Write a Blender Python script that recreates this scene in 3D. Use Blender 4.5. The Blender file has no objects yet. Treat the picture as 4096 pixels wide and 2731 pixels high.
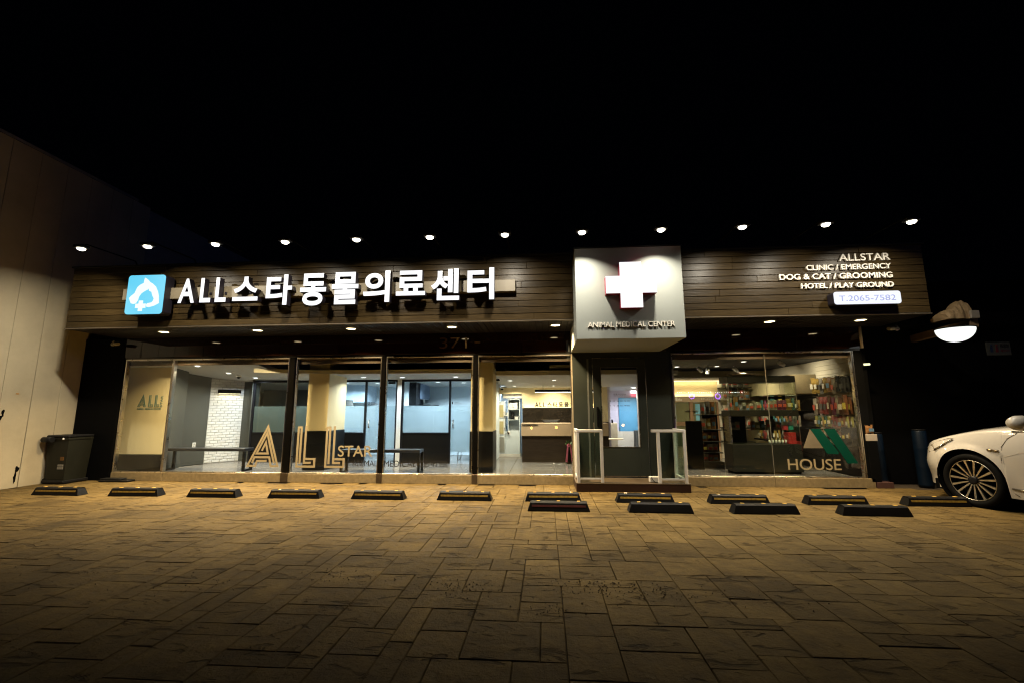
import bpy, bmesh, math, random
from mathutils import Vector, Matrix
random.seed(7)
R = math.radians
scene = bpy.context.scene
COL = scene.collection

# ------------------------------------------------------------------ camera
cam_d = bpy.data.cameras.new('camera')
cam = bpy.data.objects.new('camera', cam_d); COL.objects.link(cam)
cam_d.sensor_width = 36.0
cam_d.lens = 36.0 * 1753.2 / 4096.0
cam_d.clip_start = 0.05; cam_d.clip_end = 2000
YAW, PITCH, ROLL = 0.0752, 0.1535, -0.0029
fwv = Vector((-math.sin(YAW)*math.cos(PITCH), math.cos(YAW)*math.cos(PITCH), math.sin(PITCH)))
rtv = Vector((math.cos(YAW), math.sin(YAW), 0)); upv = rtv.cross(fwv)
r2v = math.cos(ROLL)*rtv + math.sin(ROLL)*upv
u2v = -math.sin(ROLL)*rtv + math.cos(ROLL)*upv
M = Matrix((r2v, u2v, -fwv)).transposed().to_4x4(); M.translation = Vector((0, -7.5, 1.2187))
cam.matrix_world = M
scene.camera = cam

# ------------------------------------------------------------------ night sky, added blue fill, exposure
w = bpy.data.worlds.new('World'); scene.world = w; w.use_nodes = True
nt = w.node_tree; bg = nt.nodes['Background']
bg.inputs[0].default_value = (0.25, 0.4, 1.0, 1); bg.inputs[1].default_value = 0.0004
sun_d = bpy.data.lights.new('blue_wall_fill', 'SUN'); sun = bpy.data.objects.new('blue_wall_fill', sun_d); COL.objects.link(sun)
sun_d.color = (0.2, 0.33, 1.0); sun_d.energy = 0.035; sun_d.angle = R(0.5)  # unseen blue light, added to tint the upper part of the left wall
sun.rotation_euler = Vector((-1.0, 0.62, -0.25)).to_track_quat('-Z', 'Y').to_euler()
scene.view_settings.view_transform = 'Standard'; scene.view_settings.look = 'None'
scene.view_settings.exposure = 0.0; scene.view_settings.gamma = 1.0
cy = scene.cycles
cy.filter_width = 1.15; cy.max_bounces = 10; cy.transparent_max_bounces = 32; cy.glossy_bounces = 4; cy.diffuse_bounces = 3
cy.transmission_bounces = 8; cy.caustics_reflective = False; cy.caustics_refractive = False
cy.use_denoising = True; cy.sample_clamp_indirect = 2.0; cy.use_light_tree = True; cy.use_adaptive_sampling = False; cy.blur_glossy = 0.5

# ------------------------------------------------------------------ materials
MATS = {}
def mat(name, col, rough=0.6, metal=0.0, var=0.15, scale=6.0, bump=0.0, bscale=40.0, spec=0.5, coat=0.0, stretch=(1,1,1), emit=None, es=0.0):
    """principled surface whose colour drifts with object-space noise; optional fine bump."""
    if name in MATS: return MATS[name]
    m = bpy.data.materials.new(name); m.use_nodes = True; n = m.node_tree.nodes; l = m.node_tree.links
    b = n['Principled BSDF']
    b.inputs['Roughness'].default_value = rough; b.inputs['Metallic'].default_value = metal
    b.inputs['Specular IOR Level'].default_value = spec; b.inputs['Coat Weight'].default_value = coat
    tc = n.new('ShaderNodeTexCoord'); mp = n.new('ShaderNodeMapping'); mp.inputs['Scale'].default_value = stretch
    l.new(tc.outputs['Object'], mp.inputs[0])
    if var > 0:
        nz = n.new('ShaderNodeTexNoise'); nz.inputs['Scale'].default_value = scale; nz.inputs['Detail'].default_value = 6
        nz.inputs['Roughness'].default_value = 0.65
        cr = n.new('ShaderNodeValToRGB'); cr.color_ramp.elements[0].position = 0.3; cr.color_ramp.elements[1].position = 0.72
        cr.color_ramp.elements[0].color = tuple(max(0, c*(1-var)) for c in col)+(1,)
        cr.color_ramp.elements[1].color = tuple(min(1, c*(1+var)) for c in col)+(1,)
        l.new(mp.outputs[0], nz.inputs['Vector']); l.new(nz.outputs['Fac'], cr.inputs[0]); l.new(cr.outputs[0], b.inputs['Base Color'])
        mr = n.new('ShaderNodeMapRange'); mr.inputs[3].default_value = max(0.02, rough*0.85); mr.inputs[4].default_value = min(1, rough*1.15)
        l.new(nz.outputs['Fac'], mr.inputs[0]); l.new(mr.outputs[0], b.inputs['Roughness'])
    else:
        b.inputs['Base Color'].default_value = tuple(col)+(1,)
    if bump > 0:
        n2 = n.new('ShaderNodeTexNoise'); n2.inputs['Scale'].default_value = bscale; n2.inputs['Detail'].default_value = 8
        bp = n.new('ShaderNodeBump'); bp.inputs['Strength'].default_value = bump; bp.inputs['Distance'].default_value = 0.02
        l.new(mp.outputs[0], n2.inputs['Vector']); l.new(n2.outputs['Fac'], bp.inputs['Height']); l.new(bp.outputs[0], b.inputs['Normal'])
    if emit:
        b.inputs['Emission Color'].default_value = tuple(emit)+(1,); b.inputs['Emission Strength'].default_value = es
    MATS[name] = m; return m

def glow(name, col, s):
    if name in MATS: return MATS[name]
    m = bpy.data.materials.new(name); m.use_nodes = True; n = m.node_tree.nodes
    b = n['Principled BSDF']; b.inputs['Base Color'].default_value = (0.04, 0.04, 0.04, 1); b.inputs['Roughness'].default_value = 0.3
    b.inputs['Emission Color'].default_value = tuple(col)+(1,); b.inputs['Emission Strength'].default_value = s
    m.cycles.emission_sampling = 'NONE'   # the fixtures' own area lamps do the lighting
    MATS[name] = m; return m

def glass(name, tint=(0.95, 0.97, 0.96), refl=1.0, rough=0.0):
    if name in MATS: return MATS[name]
    m = bpy.data.materials.new(name); m.use_nodes = True; n = m.node_tree.nodes; l = m.node_tree.links
    n.remove(n['Principled BSDF']); out = n['Material Output']
    t = n.new('ShaderNodeBsdfTransparent'); t.inputs[0].default_value = tint+(1,)
    g = n.new('ShaderNodeBsdfGlossy'); g.inputs['Roughness'].default_value = rough; g.inputs[0].default_value = (1, 1, 1, 1)
    lw = n.new('ShaderNodeLayerWeight'); lw.inputs[0].default_value = 0.5   # Schlick reflection, the same from both sides of the pane
    p5 = n.new('ShaderNodeMath'); p5.operation = 'POWER'; p5.inputs[1].default_value = 5.0; l.new(lw.outputs['Facing'], p5.inputs[0])
    f = n.new('ShaderNodeMath'); f.operation = 'MULTIPLY_ADD'; f.inputs[1].default_value = 0.96; f.inputs[2].default_value = 0.04; l.new(p5.outputs[0], f.inputs[0])
    mu = n.new('ShaderNodeMath'); mu.operation = 'MULTIPLY'; mu.inputs[1].default_value = refl
    mx = n.new('ShaderNodeMixShader'); l.new(f.outputs[0], mu.inputs[0]); l.new(mu.outputs[0], mx.inputs[0])
    l.new(t.outputs[0], mx.inputs[1]); l.new(g.outputs[0], mx.inputs[2]); l.new(mx.outputs[0], out.inputs[0])
    MATS[name] = m; return m

def frosted(name, col=(0.62, 0.72, 0.78), through=0.15):
    if name in MATS: return MATS[name]
    m = bpy.data.materials.new(name); m.use_nodes = True; n = m.node_tree.nodes; l = m.node_tree.links
    n.remove(n['Principled BSDF']); out = n['Material Output']
    a = n.new('ShaderNodeBsdfTranslucent'); a.inputs[0].default_value = col+(1,)
    d = n.new('ShaderNodeBsdfDiffuse'); d.inputs[0].default_value = col+(1,)
    t = n.new('ShaderNodeBsdfTransparent')
    m1 = n.new('ShaderNodeMixShader'); m1.inputs[0].default_value = 0.3; l.new(a.outputs[0], m1.inputs[1]); l.new(d.outputs[0], m1.inputs[2])
    m2 = n.new('ShaderNodeMixShader'); m2.inputs[0].default_value = through; l.new(m1.outputs[0], m2.inputs[1]); l.new(t.outputs[0], m2.inputs[2])
    l.new(m2.outputs[0], out.inputs[0]); MATS[name] = m; return m

def wood_mat(name, c0, c1, rough, axis_stretch, bump=0.25):
    """stained boards: grain along one axis, knots, board to board tone from the object's random value."""
    m = bpy.data.materials.new(name); m.use_nodes = True; n = m.node_tree.nodes; l = m.node_tree.links; b = n['Principled BSDF']
    tc = n.new('ShaderNodeTexCoord'); oi = n.new('ShaderNodeObjectInfo')
    ad = n.new('ShaderNodeVectorMath'); ad.operation = 'ADD'
    mu = n.new('ShaderNodeVectorMath'); mu.operation = 'SCALE'; mu.inputs['Scale'].default_value = 37.0
    cb = n.new('ShaderNodeCombineXYZ'); [l.new(oi.outputs['Random'], cb.inputs[i]) for i in range(3)]
    l.new(cb.outputs[0], mu.inputs[0]); l.new(tc.outputs['Object'], ad.inputs[0]); l.new(mu.outputs[0], ad.inputs[1])
    mp = n.new('ShaderNodeMapping'); mp.inputs['Scale'].default_value = axis_stretch; l.new(ad.outputs[0], mp.inputs[0])
    g = n.new('ShaderNodeTexNoise'); g.inputs['Scale'].default_value = 9; g.inputs['Detail'].default_value = 9; g.inputs['Distortion'].default_value = 0.6
    l.new(mp.outputs[0], g.inputs['Vector'])
    k = n.new('ShaderNodeTexVoronoi'); k.inputs['Scale'].default_value = 2.6
    l.new(ad.outputs[0], k.inputs['Vector'])
    kr = n.new('ShaderNodeMapRange'); kr.inputs[1].default_value = 0.02; kr.inputs[2].default_value = 0.10; kr.inputs[3].default_value = 0.35; kr.inputs[4].default_value = 1.0
    l.new(k.outputs['Distance'], kr.inputs[0])
    cr = n.new('ShaderNodeValToRGB'); cr.color_ramp.elements[0].position = 0.28; cr.color_ramp.elements[1].position = 0.75
    cr.color_ramp.elements[0].color = c0+(1,); cr.color_ramp.elements[1].color = c1+(1,)
    l.new(g.outputs['Fac'], cr.inputs[0])
    tv = n.new('ShaderNodeMapRange'); tv.inputs[3].default_value = 0.72; tv.inputs[4].default_value = 1.25; l.new(oi.outputs['Random'], tv.inputs[0])
    mm = n.new('ShaderNodeMath'); mm.operation = 'MULTIPLY'; l.new(tv.outputs[0], mm.inputs[0]); l.new(kr.outputs[0], mm.inputs[1])
    vm = n.new('ShaderNodeVectorMath'); vm.operation = 'SCALE'; l.new(cr.outputs[0], vm.inputs[0]); l.new(mm.outputs[0], vm.inputs['Scale'])
    l.new(vm.outputs[0], b.inputs['Base Color'])
    b.inputs['Roughness'].default_value = rough; b.inputs['Specular IOR Level'].default_value = 0.2
    bp = n.new('ShaderNodeBump'); bp.inputs['Strength'].default_value = bump; bp.inputs['Distance'].default_value = 0.006
    l.new(g.outputs['Fac'], bp.inputs['Height']); l.new(bp.outputs[0], b.inputs['Normal'])
    MATS[name] = m; return m

def stone_mat(name):
    """stamped concrete: worn ochre-grey, darker patches, slate-like chips in the relief."""
    m = bpy.data.materials.new(name); m.use_nodes = True; n = m.node_tree.nodes; l = m.node_tree.links; b = n['Principled BSDF']
    geo = n.new('ShaderNodeNewGeometry'); oi = n.new('ShaderNodeObjectInfo')
    def noise(scale, detail, rough=0.6, dist=0.0, st=None):
        t = n.new('ShaderNodeTexNoise'); t.inputs['Scale'].default_value = scale; t.inputs['Detail'].default_value = detail
        t.inputs['Roughness'].default_value = rough; t.inputs['Distortion'].default_value = dist
        if st:
            mp = n.new('ShaderNodeMapping'); mp.inputs['Scale'].default_value = st; l.new(geo.outputs['Position'], mp.inputs[0]); l.new(mp.outputs[0], t.inputs['Vector'])
        else: l.new(geo.outputs['Position'], t.inputs['Vector'])
        return t
    big = noise(0.9, 5, 0.7); mid = noise(7, 8, 0.7); fine = noise(48, 8, 0.75); chip = noise(5.5, 10, 0.62, 1.2, (0.55, 1.6, 1))
    cr = n.new('ShaderNodeValToRGB'); e = cr.color_ramp.elements
    e[0].position = 0.3; e[0].color = (0.085, 0.056, 0.018, 1); e[1].position = 0.72; e[1].color = (0.215, 0.148, 0.052, 1)
    l.new(big.outputs['Fac'], cr.inputs[0])
    c2 = n.new('ShaderNodeValToRGB'); f = c2.color_ramp.elements
    f[0].position = 0.3; f[0].color = (0.5, 0.48, 0.46, 1); f[1].position = 0.7; f[1].color = (1.18, 1.17, 1.15, 1)
    l.new(mid.outputs['Fac'], c2.inputs[0])
    mx = n.new('ShaderNodeMix'); mx.data_type = 'RGBA'; mx.blend_type = 'MULTIPLY'; mx.inputs[0].default_value = 0.85
    l.new(cr.outputs[0], mx.inputs[6]); l.new(c2.outputs[0], mx.inputs[7])
    # pale dusty flecks
    fl = n.new('ShaderNodeValToRGB'); g = fl.color_ramp.elements; g[0].position = 0.56; g[0].color = (0, 0, 0, 1); g[1].position = 0.72; g[1].color = (1, 1, 1, 1)
    l.new(fine.outputs['Fac'], fl.inputs[0])
    ms = n.new('ShaderNodeMath'); ms.operation = 'MULTIPLY'; l.new(fl.outputs[0], ms.inputs[0]); l.new(mid.outputs['Fac'], ms.inputs[1])
    m3 = n.new('ShaderNodeMix'); m3.data_type = 'RGBA'; l.new(ms.outputs[0], m3.inputs[0]); l.new(mx.outputs[2], m3.inputs[6]); m3.inputs[7].default_value = (0.25, 0.19, 0.11, 1)
    # slate chips darker
    ch = n.new('ShaderNodeValToRGB'); c = ch.color_ramp.elements; c[0].position = 0.35; c[0].color = (0.28, 0.25, 0.22, 1); c[1].position = 0.415; c[1].color = (1, 1, 1, 1)
    l.new(chip.outputs['Fac'], ch.inputs[0])
    m4 = n.new('ShaderNodeMix'); m4.data_type = 'RGBA'; m4.blend_type = 'MULTIPLY'; m4.inputs[0].default_value = 0.62
    l.new(m3.outputs[2], m4.inputs[6]); l.new(ch.outputs[0], m4.inputs[7])
    # stone to stone
    tv = n.new('ShaderNodeMapRange'); tv.inputs[3].default_value = 0.74; tv.inputs[4].default_value = 1.18; l.new(oi.outputs['Random'], tv.inputs[0])
    vm = n.new('ShaderNodeVectorMath'); vm.operation = 'SCALE'; l.new(m4.outputs[2], vm.inputs[0]); l.new(tv.outputs[0], vm.inputs['Scale'])
    l.new(vm.outputs[0], b.inputs['Base Color'])
    rr = n.new('ShaderNodeMapRange'); rr.inputs[3].default_value = 0.5; rr.inputs[4].default_value = 0.85; l.new(mid.outputs['Fac'], rr.inputs[0]); l.new(rr.outputs[0], b.inputs['Roughness'])
    b.inputs['Specular IOR Level'].default_value = 0.15
    h = n.new('ShaderNodeMath'); h.operation = 'MULTIPLY_ADD'; l.new(ch.outputs[0], h.inputs[0]); h.inputs[1].default_value = 0.7
    q = n.new('ShaderNodeMath'); q.operation = 'MULTIPLY'; l.new(mid.outputs['Fac'], q.inputs[0]); q.inputs[1].default_value = 1.3; l.new(q.outputs[0], h.inputs[2])
    h2 = n.new('ShaderNodeMath'); h2.operation = 'MULTIPLY_ADD'; l.new(fine.outputs['Fac'], h2.inputs[0]); h2.inputs[1].default_value = 0.25; l.new(h.outputs[0], h2.inputs[2])
    bp = n.new('ShaderNodeBump'); bp.inputs['Strength'].default_value = 1.0; bp.inputs['Distance'].default_value = 0.02
    l.new(h2.outputs[0], bp.inputs['Height']); l.new(bp.outputs[0], b.inputs['Normal'])
    MATS[name] = m; return m

def car_paint(name, col):
    m = bpy.data.materials.new(name); m.use_nodes = True; b = m.node_tree.nodes['Principled BSDF']; n = m.node_tree.nodes; l = m.node_tree.links
    b.inputs['Roughness'].default_value = 0.32; b.inputs['Coat Weight'].default_value = 1.0; b.inputs['Coat Roughness'].default_value = 0.03
    tc = n.new('ShaderNodeTexCoord'); nz = n.new('ShaderNodeTexNoise'); nz.inputs['Scale'].default_value = 3; nz.inputs['Detail'].default_value = 8
    l.new(tc.outputs['Object'], nz.inputs['Vector'])
    cr = n.new('ShaderNodeValToRGB'); cr.color_ramp.elements[0].color = tuple(c*0.93 for c in col)+(1,); cr.color_ramp.elements[1].color = tuple(col)+(1,)
    l.new(nz.outputs['Fac'], cr.inputs[0]); l.new(cr.outputs[0], b.inputs['Base Color'])
    MATS[name] = m; return m

STONE = stone_mat('stamped concrete')
PLANK = wood_mat('dark stained plank', (0.018, 0.011, 0.0035), (0.047, 0.030, 0.0105), 0.36, (0.5, 6, 9))
DARKWOOD = wood_mat('dark walnut', (0.020, 0.014, 0.010), (0.05, 0.036, 0.026), 0.35, (0.5, 6, 6), 0.1)
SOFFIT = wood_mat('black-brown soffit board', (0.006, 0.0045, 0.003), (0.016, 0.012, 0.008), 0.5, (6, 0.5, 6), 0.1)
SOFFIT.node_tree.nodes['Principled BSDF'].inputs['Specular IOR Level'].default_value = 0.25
JOINT = mat('joint dirt', (0.055, 0.038, 0.020), 0.95, var=0.4, scale=8, bump=0.5, bscale=60)
BLACK = mat('black paint', (0.008, 0.008, 0.008), 0.5, spec=0.2)
MATTBLACK = mat('matt black', (0.003, 0.003, 0.003), 0.85, spec=0.05)
PIERBLACK = mat('black stone', (0.002, 0.002, 0.002), 0.7, spec=0.05)
GRANITE = mat('polished brown granite', (0.012, 0.0038, 0.0015), 0.035, var=0.5, scale=60, spec=0.45)
SILLSTONE = mat('tan granite kerb', (0.20, 0.15, 0.075), 0.5, var=0.25, scale=20, bump=0.12, bscale=90)
STEEL = mat('brushed steel', (0.55, 0.5, 0.43), 0.28, 1.0, var=0.08)
DARKSTEEL = mat('dark steel', (0.05, 0.045, 0.04), 0.25, 1.0)
PORCHWHITE = mat('pale grey panel', (0.265, 0.282, 0.262), 0.55, var=0.03, scale=3)
PORCHDARK = mat('dark green-grey panel', (0.021, 0.025, 0.020), 0.45, spec=0.25, var=0.08)
CREAMWALL = mat('cream wall panel', (0.46, 0.39, 0.255), 0.7, var=0.12, scale=1.6, bump=0.06, bscale=30)
BEAM = mat('cream sign rail', (0.13, 0.107, 0.07), 0.5, var=0.05)
LETTERWHITE = glow('lit white acrylic', (0.95, 0.96, 1.0), 1.15)
LETTERSIDE = mat('black letter return', (0.012, 0.010, 0.016), 0.4)
CROSSFACE = glow('lit white cross acrylic', (1.0, 0.97, 0.99), 1.15)
CROSSSIDE = mat('crimson cross return', (0.30, 0.02, 0.05), 0.4)
OFFWHITE = mat('off-white letter', (0.80, 0.75, 0.66), 0.5, var=0.03)
ICONBLUE = glow('lit sky-blue acrylic', (0.13, 0.66, 0.93), 1.0)
ICONWHITE = glow('lit white logo', (0.86, 0.97, 1.0), 1.05)
PHONEFACE = glow('lit phone panel', (0.86, 0.90, 1.0), 1.02)
PHONEINK = mat('pale grey phone digit', (0.13, 0.15, 0.30), 0.6, var=0, spec=0.1, emit=(0.34, 0.40, 0.75), es=0.4)
DECALTAN = mat('tan vinyl', (0.27, 0.215, 0.12), 0.55, var=0.03)
DECALDARK = mat('black vinyl', (0.008, 0.008, 0.008), 0.6)
DECALGREEN = mat('green vinyl', (0.0, 0.040, 0.024), 0.6, var=0.03, spec=0.1)
DECALTEAL = mat('grey-green vinyl', (0.14, 0.22, 0.17), 0.5, var=0.03)
CLEAR = glass('window glass')
CLEAR2 = glass('cabinet glass', (0.93, 0.97, 0.94), 0.8)
RAILGLASS = glass('balustrade glass', (0.86, 0.93, 0.90), 1.0)
FROST = frosted('frosted film')
CREAMIN = mat('cream interior wall', (0.78, 0.64, 0.37), 0.7, var=0.03, scale=2)
CREAM2 = mat('pale interior wall', (0.70, 0.64, 0.52), 0.7, var=0.03, scale=2)
GREYIN = mat('charcoal interior wall', (0.055, 0.058, 0.050), 0.6, var=0.06, scale=2)
DARKIN = mat('dark dado panel', (0.007, 0.0065, 0.006), 0.35, spec=0.25)
COOLWALL = mat('cool white wall', (0.66, 0.74, 0.80), 0.6, var=0.03, scale=2)
LAVENDER = mat('lavender white wall', (0.62, 0.58, 0.68), 0.6, var=0.03, scale=2)
CEIL = mat('ceiling plaster', (0.55, 0.55, 0.53), 0.8, var=0.03, scale=2)
CEILDARK = mat('dark ceiling', (0.03, 0.03, 0.033), 0.7)
WHITEBRICK = mat('white painted brick', (0.68, 0.68, 0.67), 0.7, var=0.06, scale=12, bump=0.4, bscale=30)
MORTAR = mat('brick joint', (0.45, 0.45, 0.44), 0.9)
FLOORTILE = mat('dark floor tile', (0.20, 0.19, 0.18), 0.2, var=0.12, scale=3, bump=0.03)
GROUT = mat('tile grout', (0.22, 0.2, 0.17), 0.8)
FRAMEDARK = mat('dark frame', (0.008, 0.008, 0.010), 0.4, spec=0.25)
WHITEPAINT = mat('white paint', (0.78, 0.76, 0.72), 0.5, var=0.03)
TANLAM = mat('tan laminate', (0.50, 0.37, 0.24), 0.45, var=0.06)
RUBBER = mat('black rubber', (0.006, 0.0055, 0.005), 0.55, spec=0.2, var=0.3, bump=0.15, bscale=60)
YELLOW = mat('worn yellow stripe', (0.30, 0.18, 0.02), 0.7, var=0.45, scale=30)
DULLRED = mat('faded red stripe', (0.09, 0.014, 0.010), 0.7, var=0.3, scale=25)
REFLECTOR = mat('amber reflector', (0.8, 0.5, 0.12), 0.2, var=0)
CARWHITE = car_paint('pearl white paint', (0.58, 0.55, 0.50))
CHROME = mat('chrome', (0.8, 0.78, 0.75), 0.12, 1.0, var=0)
ALLOY = mat('machined alloy', (0.72, 0.68, 0.62), 0.3, 1.0, var=0.04)
TYRE = mat('tyre rubber', (0.004, 0.004, 0.004), 0.75, spec=0.1)
CARGLASS = mat('dark car glass', (0.01, 0.01, 0.012), 0.06, var=0, spec=0.6)
LENS = mat('headlamp lens', (0.25, 0.22, 0.18), 0.1, var=0.1, spec=0.7, coat=1.0)
BINPLASTIC = mat('dark olive plastic', (0.013, 0.013, 0.008), 0.5, spec=0.2, var=0.25, scale=8)
WARMLED = glow('warm led', (1.0, 0.82, 0.45), 12.0)
FLOODLED = glow('flood led', (1.0, 0.90, 0.70), 7.0)
COOLLED = glow('cool led', (0.92, 0.96, 1.0), 8.0)
GLOBELED = glow('globe glass', (0.95, 0.98, 0.92), 1.15)
NAVY = mat('navy drum', (0.002, 0.007, 0.016), 0.45, spec=0.2, var=0.3, scale=4)
CLOTH = mat('tan tarpaulin', (0.17, 0.11, 0.05), 0.8, var=0.2, scale=6, bump=0.3, bscale=12)

# ------------------------------------------------------------------ mesh building helpers
OFF = {}
class MB:
    def __init__(s): s.v = []; s.f = []; s.mi = []; s.sm = []
    def add(s, vs, fs, mi=0, sm=False):
        o = len(s.v); s.v += [tuple(p) for p in vs]
        for f in fs: s.f.append([i+o for i in f]); s.mi.append(mi); s.sm.append(sm)
        return s
    def box(s, x0, x1, y0, y1, z0, z1, bev=0.0, mi=0):
        if x0 > x1: x0, x1 = x1, x0
        if y0 > y1: y0, y1 = y1, y0
        if z0 > z1: z0, z1 = z1, z0
        if bev > 0:
            bev = min(bev, (x1-x0)*.45, (y1-y0)*.45, (z1-z0)*.45)
            bm = bmesh.new(); bmesh.ops.create_cube(bm, size=1)
            for v in bm.verts: v.co = Vector(((x0+x1)/2+v.co.x*(x1-x0), (y0+y1)/2+v.co.y*(y1-y0), (z0+z1)/2+v.co.z*(z1-z0)))
            bmesh.ops.bevel(bm, geom=bm.edges[:], offset=bev, segments=1, affect='EDGES')
            bm.verts.index_update(); s.add([v.co[:] for v in bm.verts], [[v.index for v in f.verts] for f in bm.faces], mi); bm.free(); return s
        v = [(x0,y0,z0),(x1,y0,z0),(x1,y1,z0),(x0,y1,z0),(x0,y0,z1),(x1,y0,z1),(x1,y1,z1),(x0,y1,z1)]
        return s.add(v, [(0,3,2,1),(4,5,6,7),(0,1,5,4),(1,2,6,5),(2,3,7,6),(3,0,4,7)], mi)
    def quad(s, a, b, c, d, mi=0): return s.add([a, b, c, d], [(0,1,2,3)], mi)
    def cyl(s, p0, p1, r0, r1=None, n=16, mi=0, sm=True, cap=True):
        r1 = r0 if r1 is None else r1; p0 = Vector(p0); p1 = Vector(p1); d = (p1-p0).normalized()
        a = d.orthogonal().normalized(); b = d.cross(a); vs = []
        for p, r in ((p0, r0), (p1, r1)):
            for i in range(n):
                t = 2*math.pi*i/n; vs.append(p + (a*math.cos(t)+b*math.sin(t))*r)
        o = len(s.v); s.add(vs, [(i, (i+1) % n, n+(i+1) % n, n+i) for i in range(n)], mi, sm)
        if cap:
            s.f.append([o+i for i in reversed(range(n))]); s.mi.append(mi); s.sm.append(False)
            s.f.append([o+n+i for i in range(n)]); s.mi.append(mi); s.sm.append(False)
        return s
    def tube(s, pts, r, n=8, mi=0):
        for i in range(len(pts)-1): s.cyl(pts[i], pts[i+1], r, n=n, mi=mi)
        return s
    def lathe(s, cx, cy, cz, prof, n=24, mi=0, ax='z'):
        vs = []
        for r, h in prof:
            for i in range(n):
                t = 2*math.pi*i/n
                p = (r*math.cos(t), r*math.sin(t), h)
                if ax == 'y': p = (p[0], p[2], p[1])
                if ax == 'x': p = (p[2], p[0], p[1])
                vs.append((cx+p[0], cy+p[1], cz+p[2]))
        fs = []
        for k in range(len(prof)-1):
            for i in range(n):
                f = (k*n+i, k*n+(i+1) % n, (k+1)*n+(i+1) % n, (k+1)*n+i)
                fs.append(f if ax in 'zx' else f[::-1])
        return s.add(vs, fs, mi, True)
    def prism(s, poly, y0, y1, mi=0, side=None):
        """poly in XZ, counter-clockwise seen from -y; y0 is the near face."""
        ar = sum(poly[i][0]*poly[(i+1) % len(poly)][1]-poly[(i+1) % len(poly)][0]*poly[i][1] for i in range(len(poly)))
        if ar < 0: poly = poly[::-1]
        n = len(poly); o = len(s.v)
        s.v += [(p[0], y0, p[1]) for p in poly] + [(p[0], y1, p[1]) for p in poly]
        side = mi if side is None else side
        s.f.append([o+i for i in range(n)]); s.mi.append(mi); s.sm.append(False)
        s.f.append([o+n+i for i in reversed(range(n))]); s.mi.append(side); s.sm.append(False)
        for i in range(n):
            j = (i+1) % n; s.f.append([o+i, o+n+i, o+n+j, o+j]); s.mi.append(side); s.sm.append(False)
        return s
    def stroke(s, pts, wd, y0, y1, mi=0):
        """ribbon with mitred corners along pts (XZ), width wd."""
        P = [Vector(p) for p in pts]; L = []; Rr = []
        for i, p in enumerate(P):
            d0 = (P[i]-P[i-1]).normalized() if i > 0 else None
            d1 = (P[i+1]-P[i]).normalized() if i < len(P)-1 else None
            if d0 is None: d0 = d1
            if d1 is None: d1 = d0
            n0 = Vector((-d0.y, d0.x)); n1 = Vector((-d1.y, d1.x)); m = n0+n1
            m = m.normalized() if m.length > 1e-6 else n0
            k = (wd/2)/max(0.35, m.dot(n0)); L.append(p+m*k); Rr.append(p-m*k)
        for i in range(len(P)-1):
            s.prism([tuple(Rr[i]), tuple(Rr[i+1]), tuple(L[i+1]), tuple(L[i])], y0, y1, mi)
        return s
    def mesh(s, name, off=(0,0,0)):
        me = bpy.data.meshes.new(name)
        me.from_pydata([(v[0]-off[0], v[1]-off[1], v[2]-off[2]) for v in s.v], [], s.f)
        me.polygons.foreach_set('material_index', s.mi); me.polygons.foreach_set('use_smooth', s.sm); me.update()
        return me

def obj(name, mb, m, parent=None, off=None):
    """link mb as ONE mesh object; with a parent the vertices are given in world space and moved to the parent's frame."""
    o_ = OFF.get(parent.name, Vector((0,0,0))) if parent else Vector((0,0,0))
    if off is not None: o_ = Vector(off)
    me = mb.mesh(name, o_)
    for x in (m if isinstance(m, (list, tuple)) else [m]): me.materials.append(x)
    o = bpy.data.objects.new(name, me); COL.objects.link(o)
    if parent: o.parent = parent; OFF[o.name] = o_
    return o
def tag(o, label, cat, group=None, kind=None):
    if label: o['label'] = label
    if cat: o['category'] = cat
    if group: o['group'] = group
    if kind: o['kind'] = kind
    return o
def thing(name, loc, label, cat, group=None):
    e = bpy.data.objects.new(name, None); e.empty_display_size = 0.2; COL.objects.link(e); e.location = loc
    OFF[e.name] = Vector(loc); return tag(e, label, cat, group)
def solo(name, mb, m, label, cat, group=None):
    return tag(obj(name, mb, m), label, cat, group)
def struct(name, mb, m):
    o = obj(name, mb, m); o['kind'] = 'structure'; return o
def copy_tree(o, parent=None):
    c = o.copy(); COL.objects.link(c)
    if parent: c.parent = parent
    for ch in list(o.children): copy_tree(ch, c)
    return c
def area(name, loc, dirv, power, col, sx, sy=None, parent=None, spread=180):
    d = bpy.data.lights.new(name, 'AREA'); d.energy = power; d.color = col; d.spread = R(spread)
    d.shape = 'DISK' if sy is None else 'RECTANGLE'; d.size = sx
    if sy: d.size_y = sy
    o = bpy.data.objects.new(name, d); COL.objects.link(o)
    o.rotation_euler = Vector(dirv).to_track_quat('-Z', 'Y').to_euler()
    if parent: o.parent = parent; o.location = Vector(loc)-OFF[parent.name]
    else: o.location = loc
    return o

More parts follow.
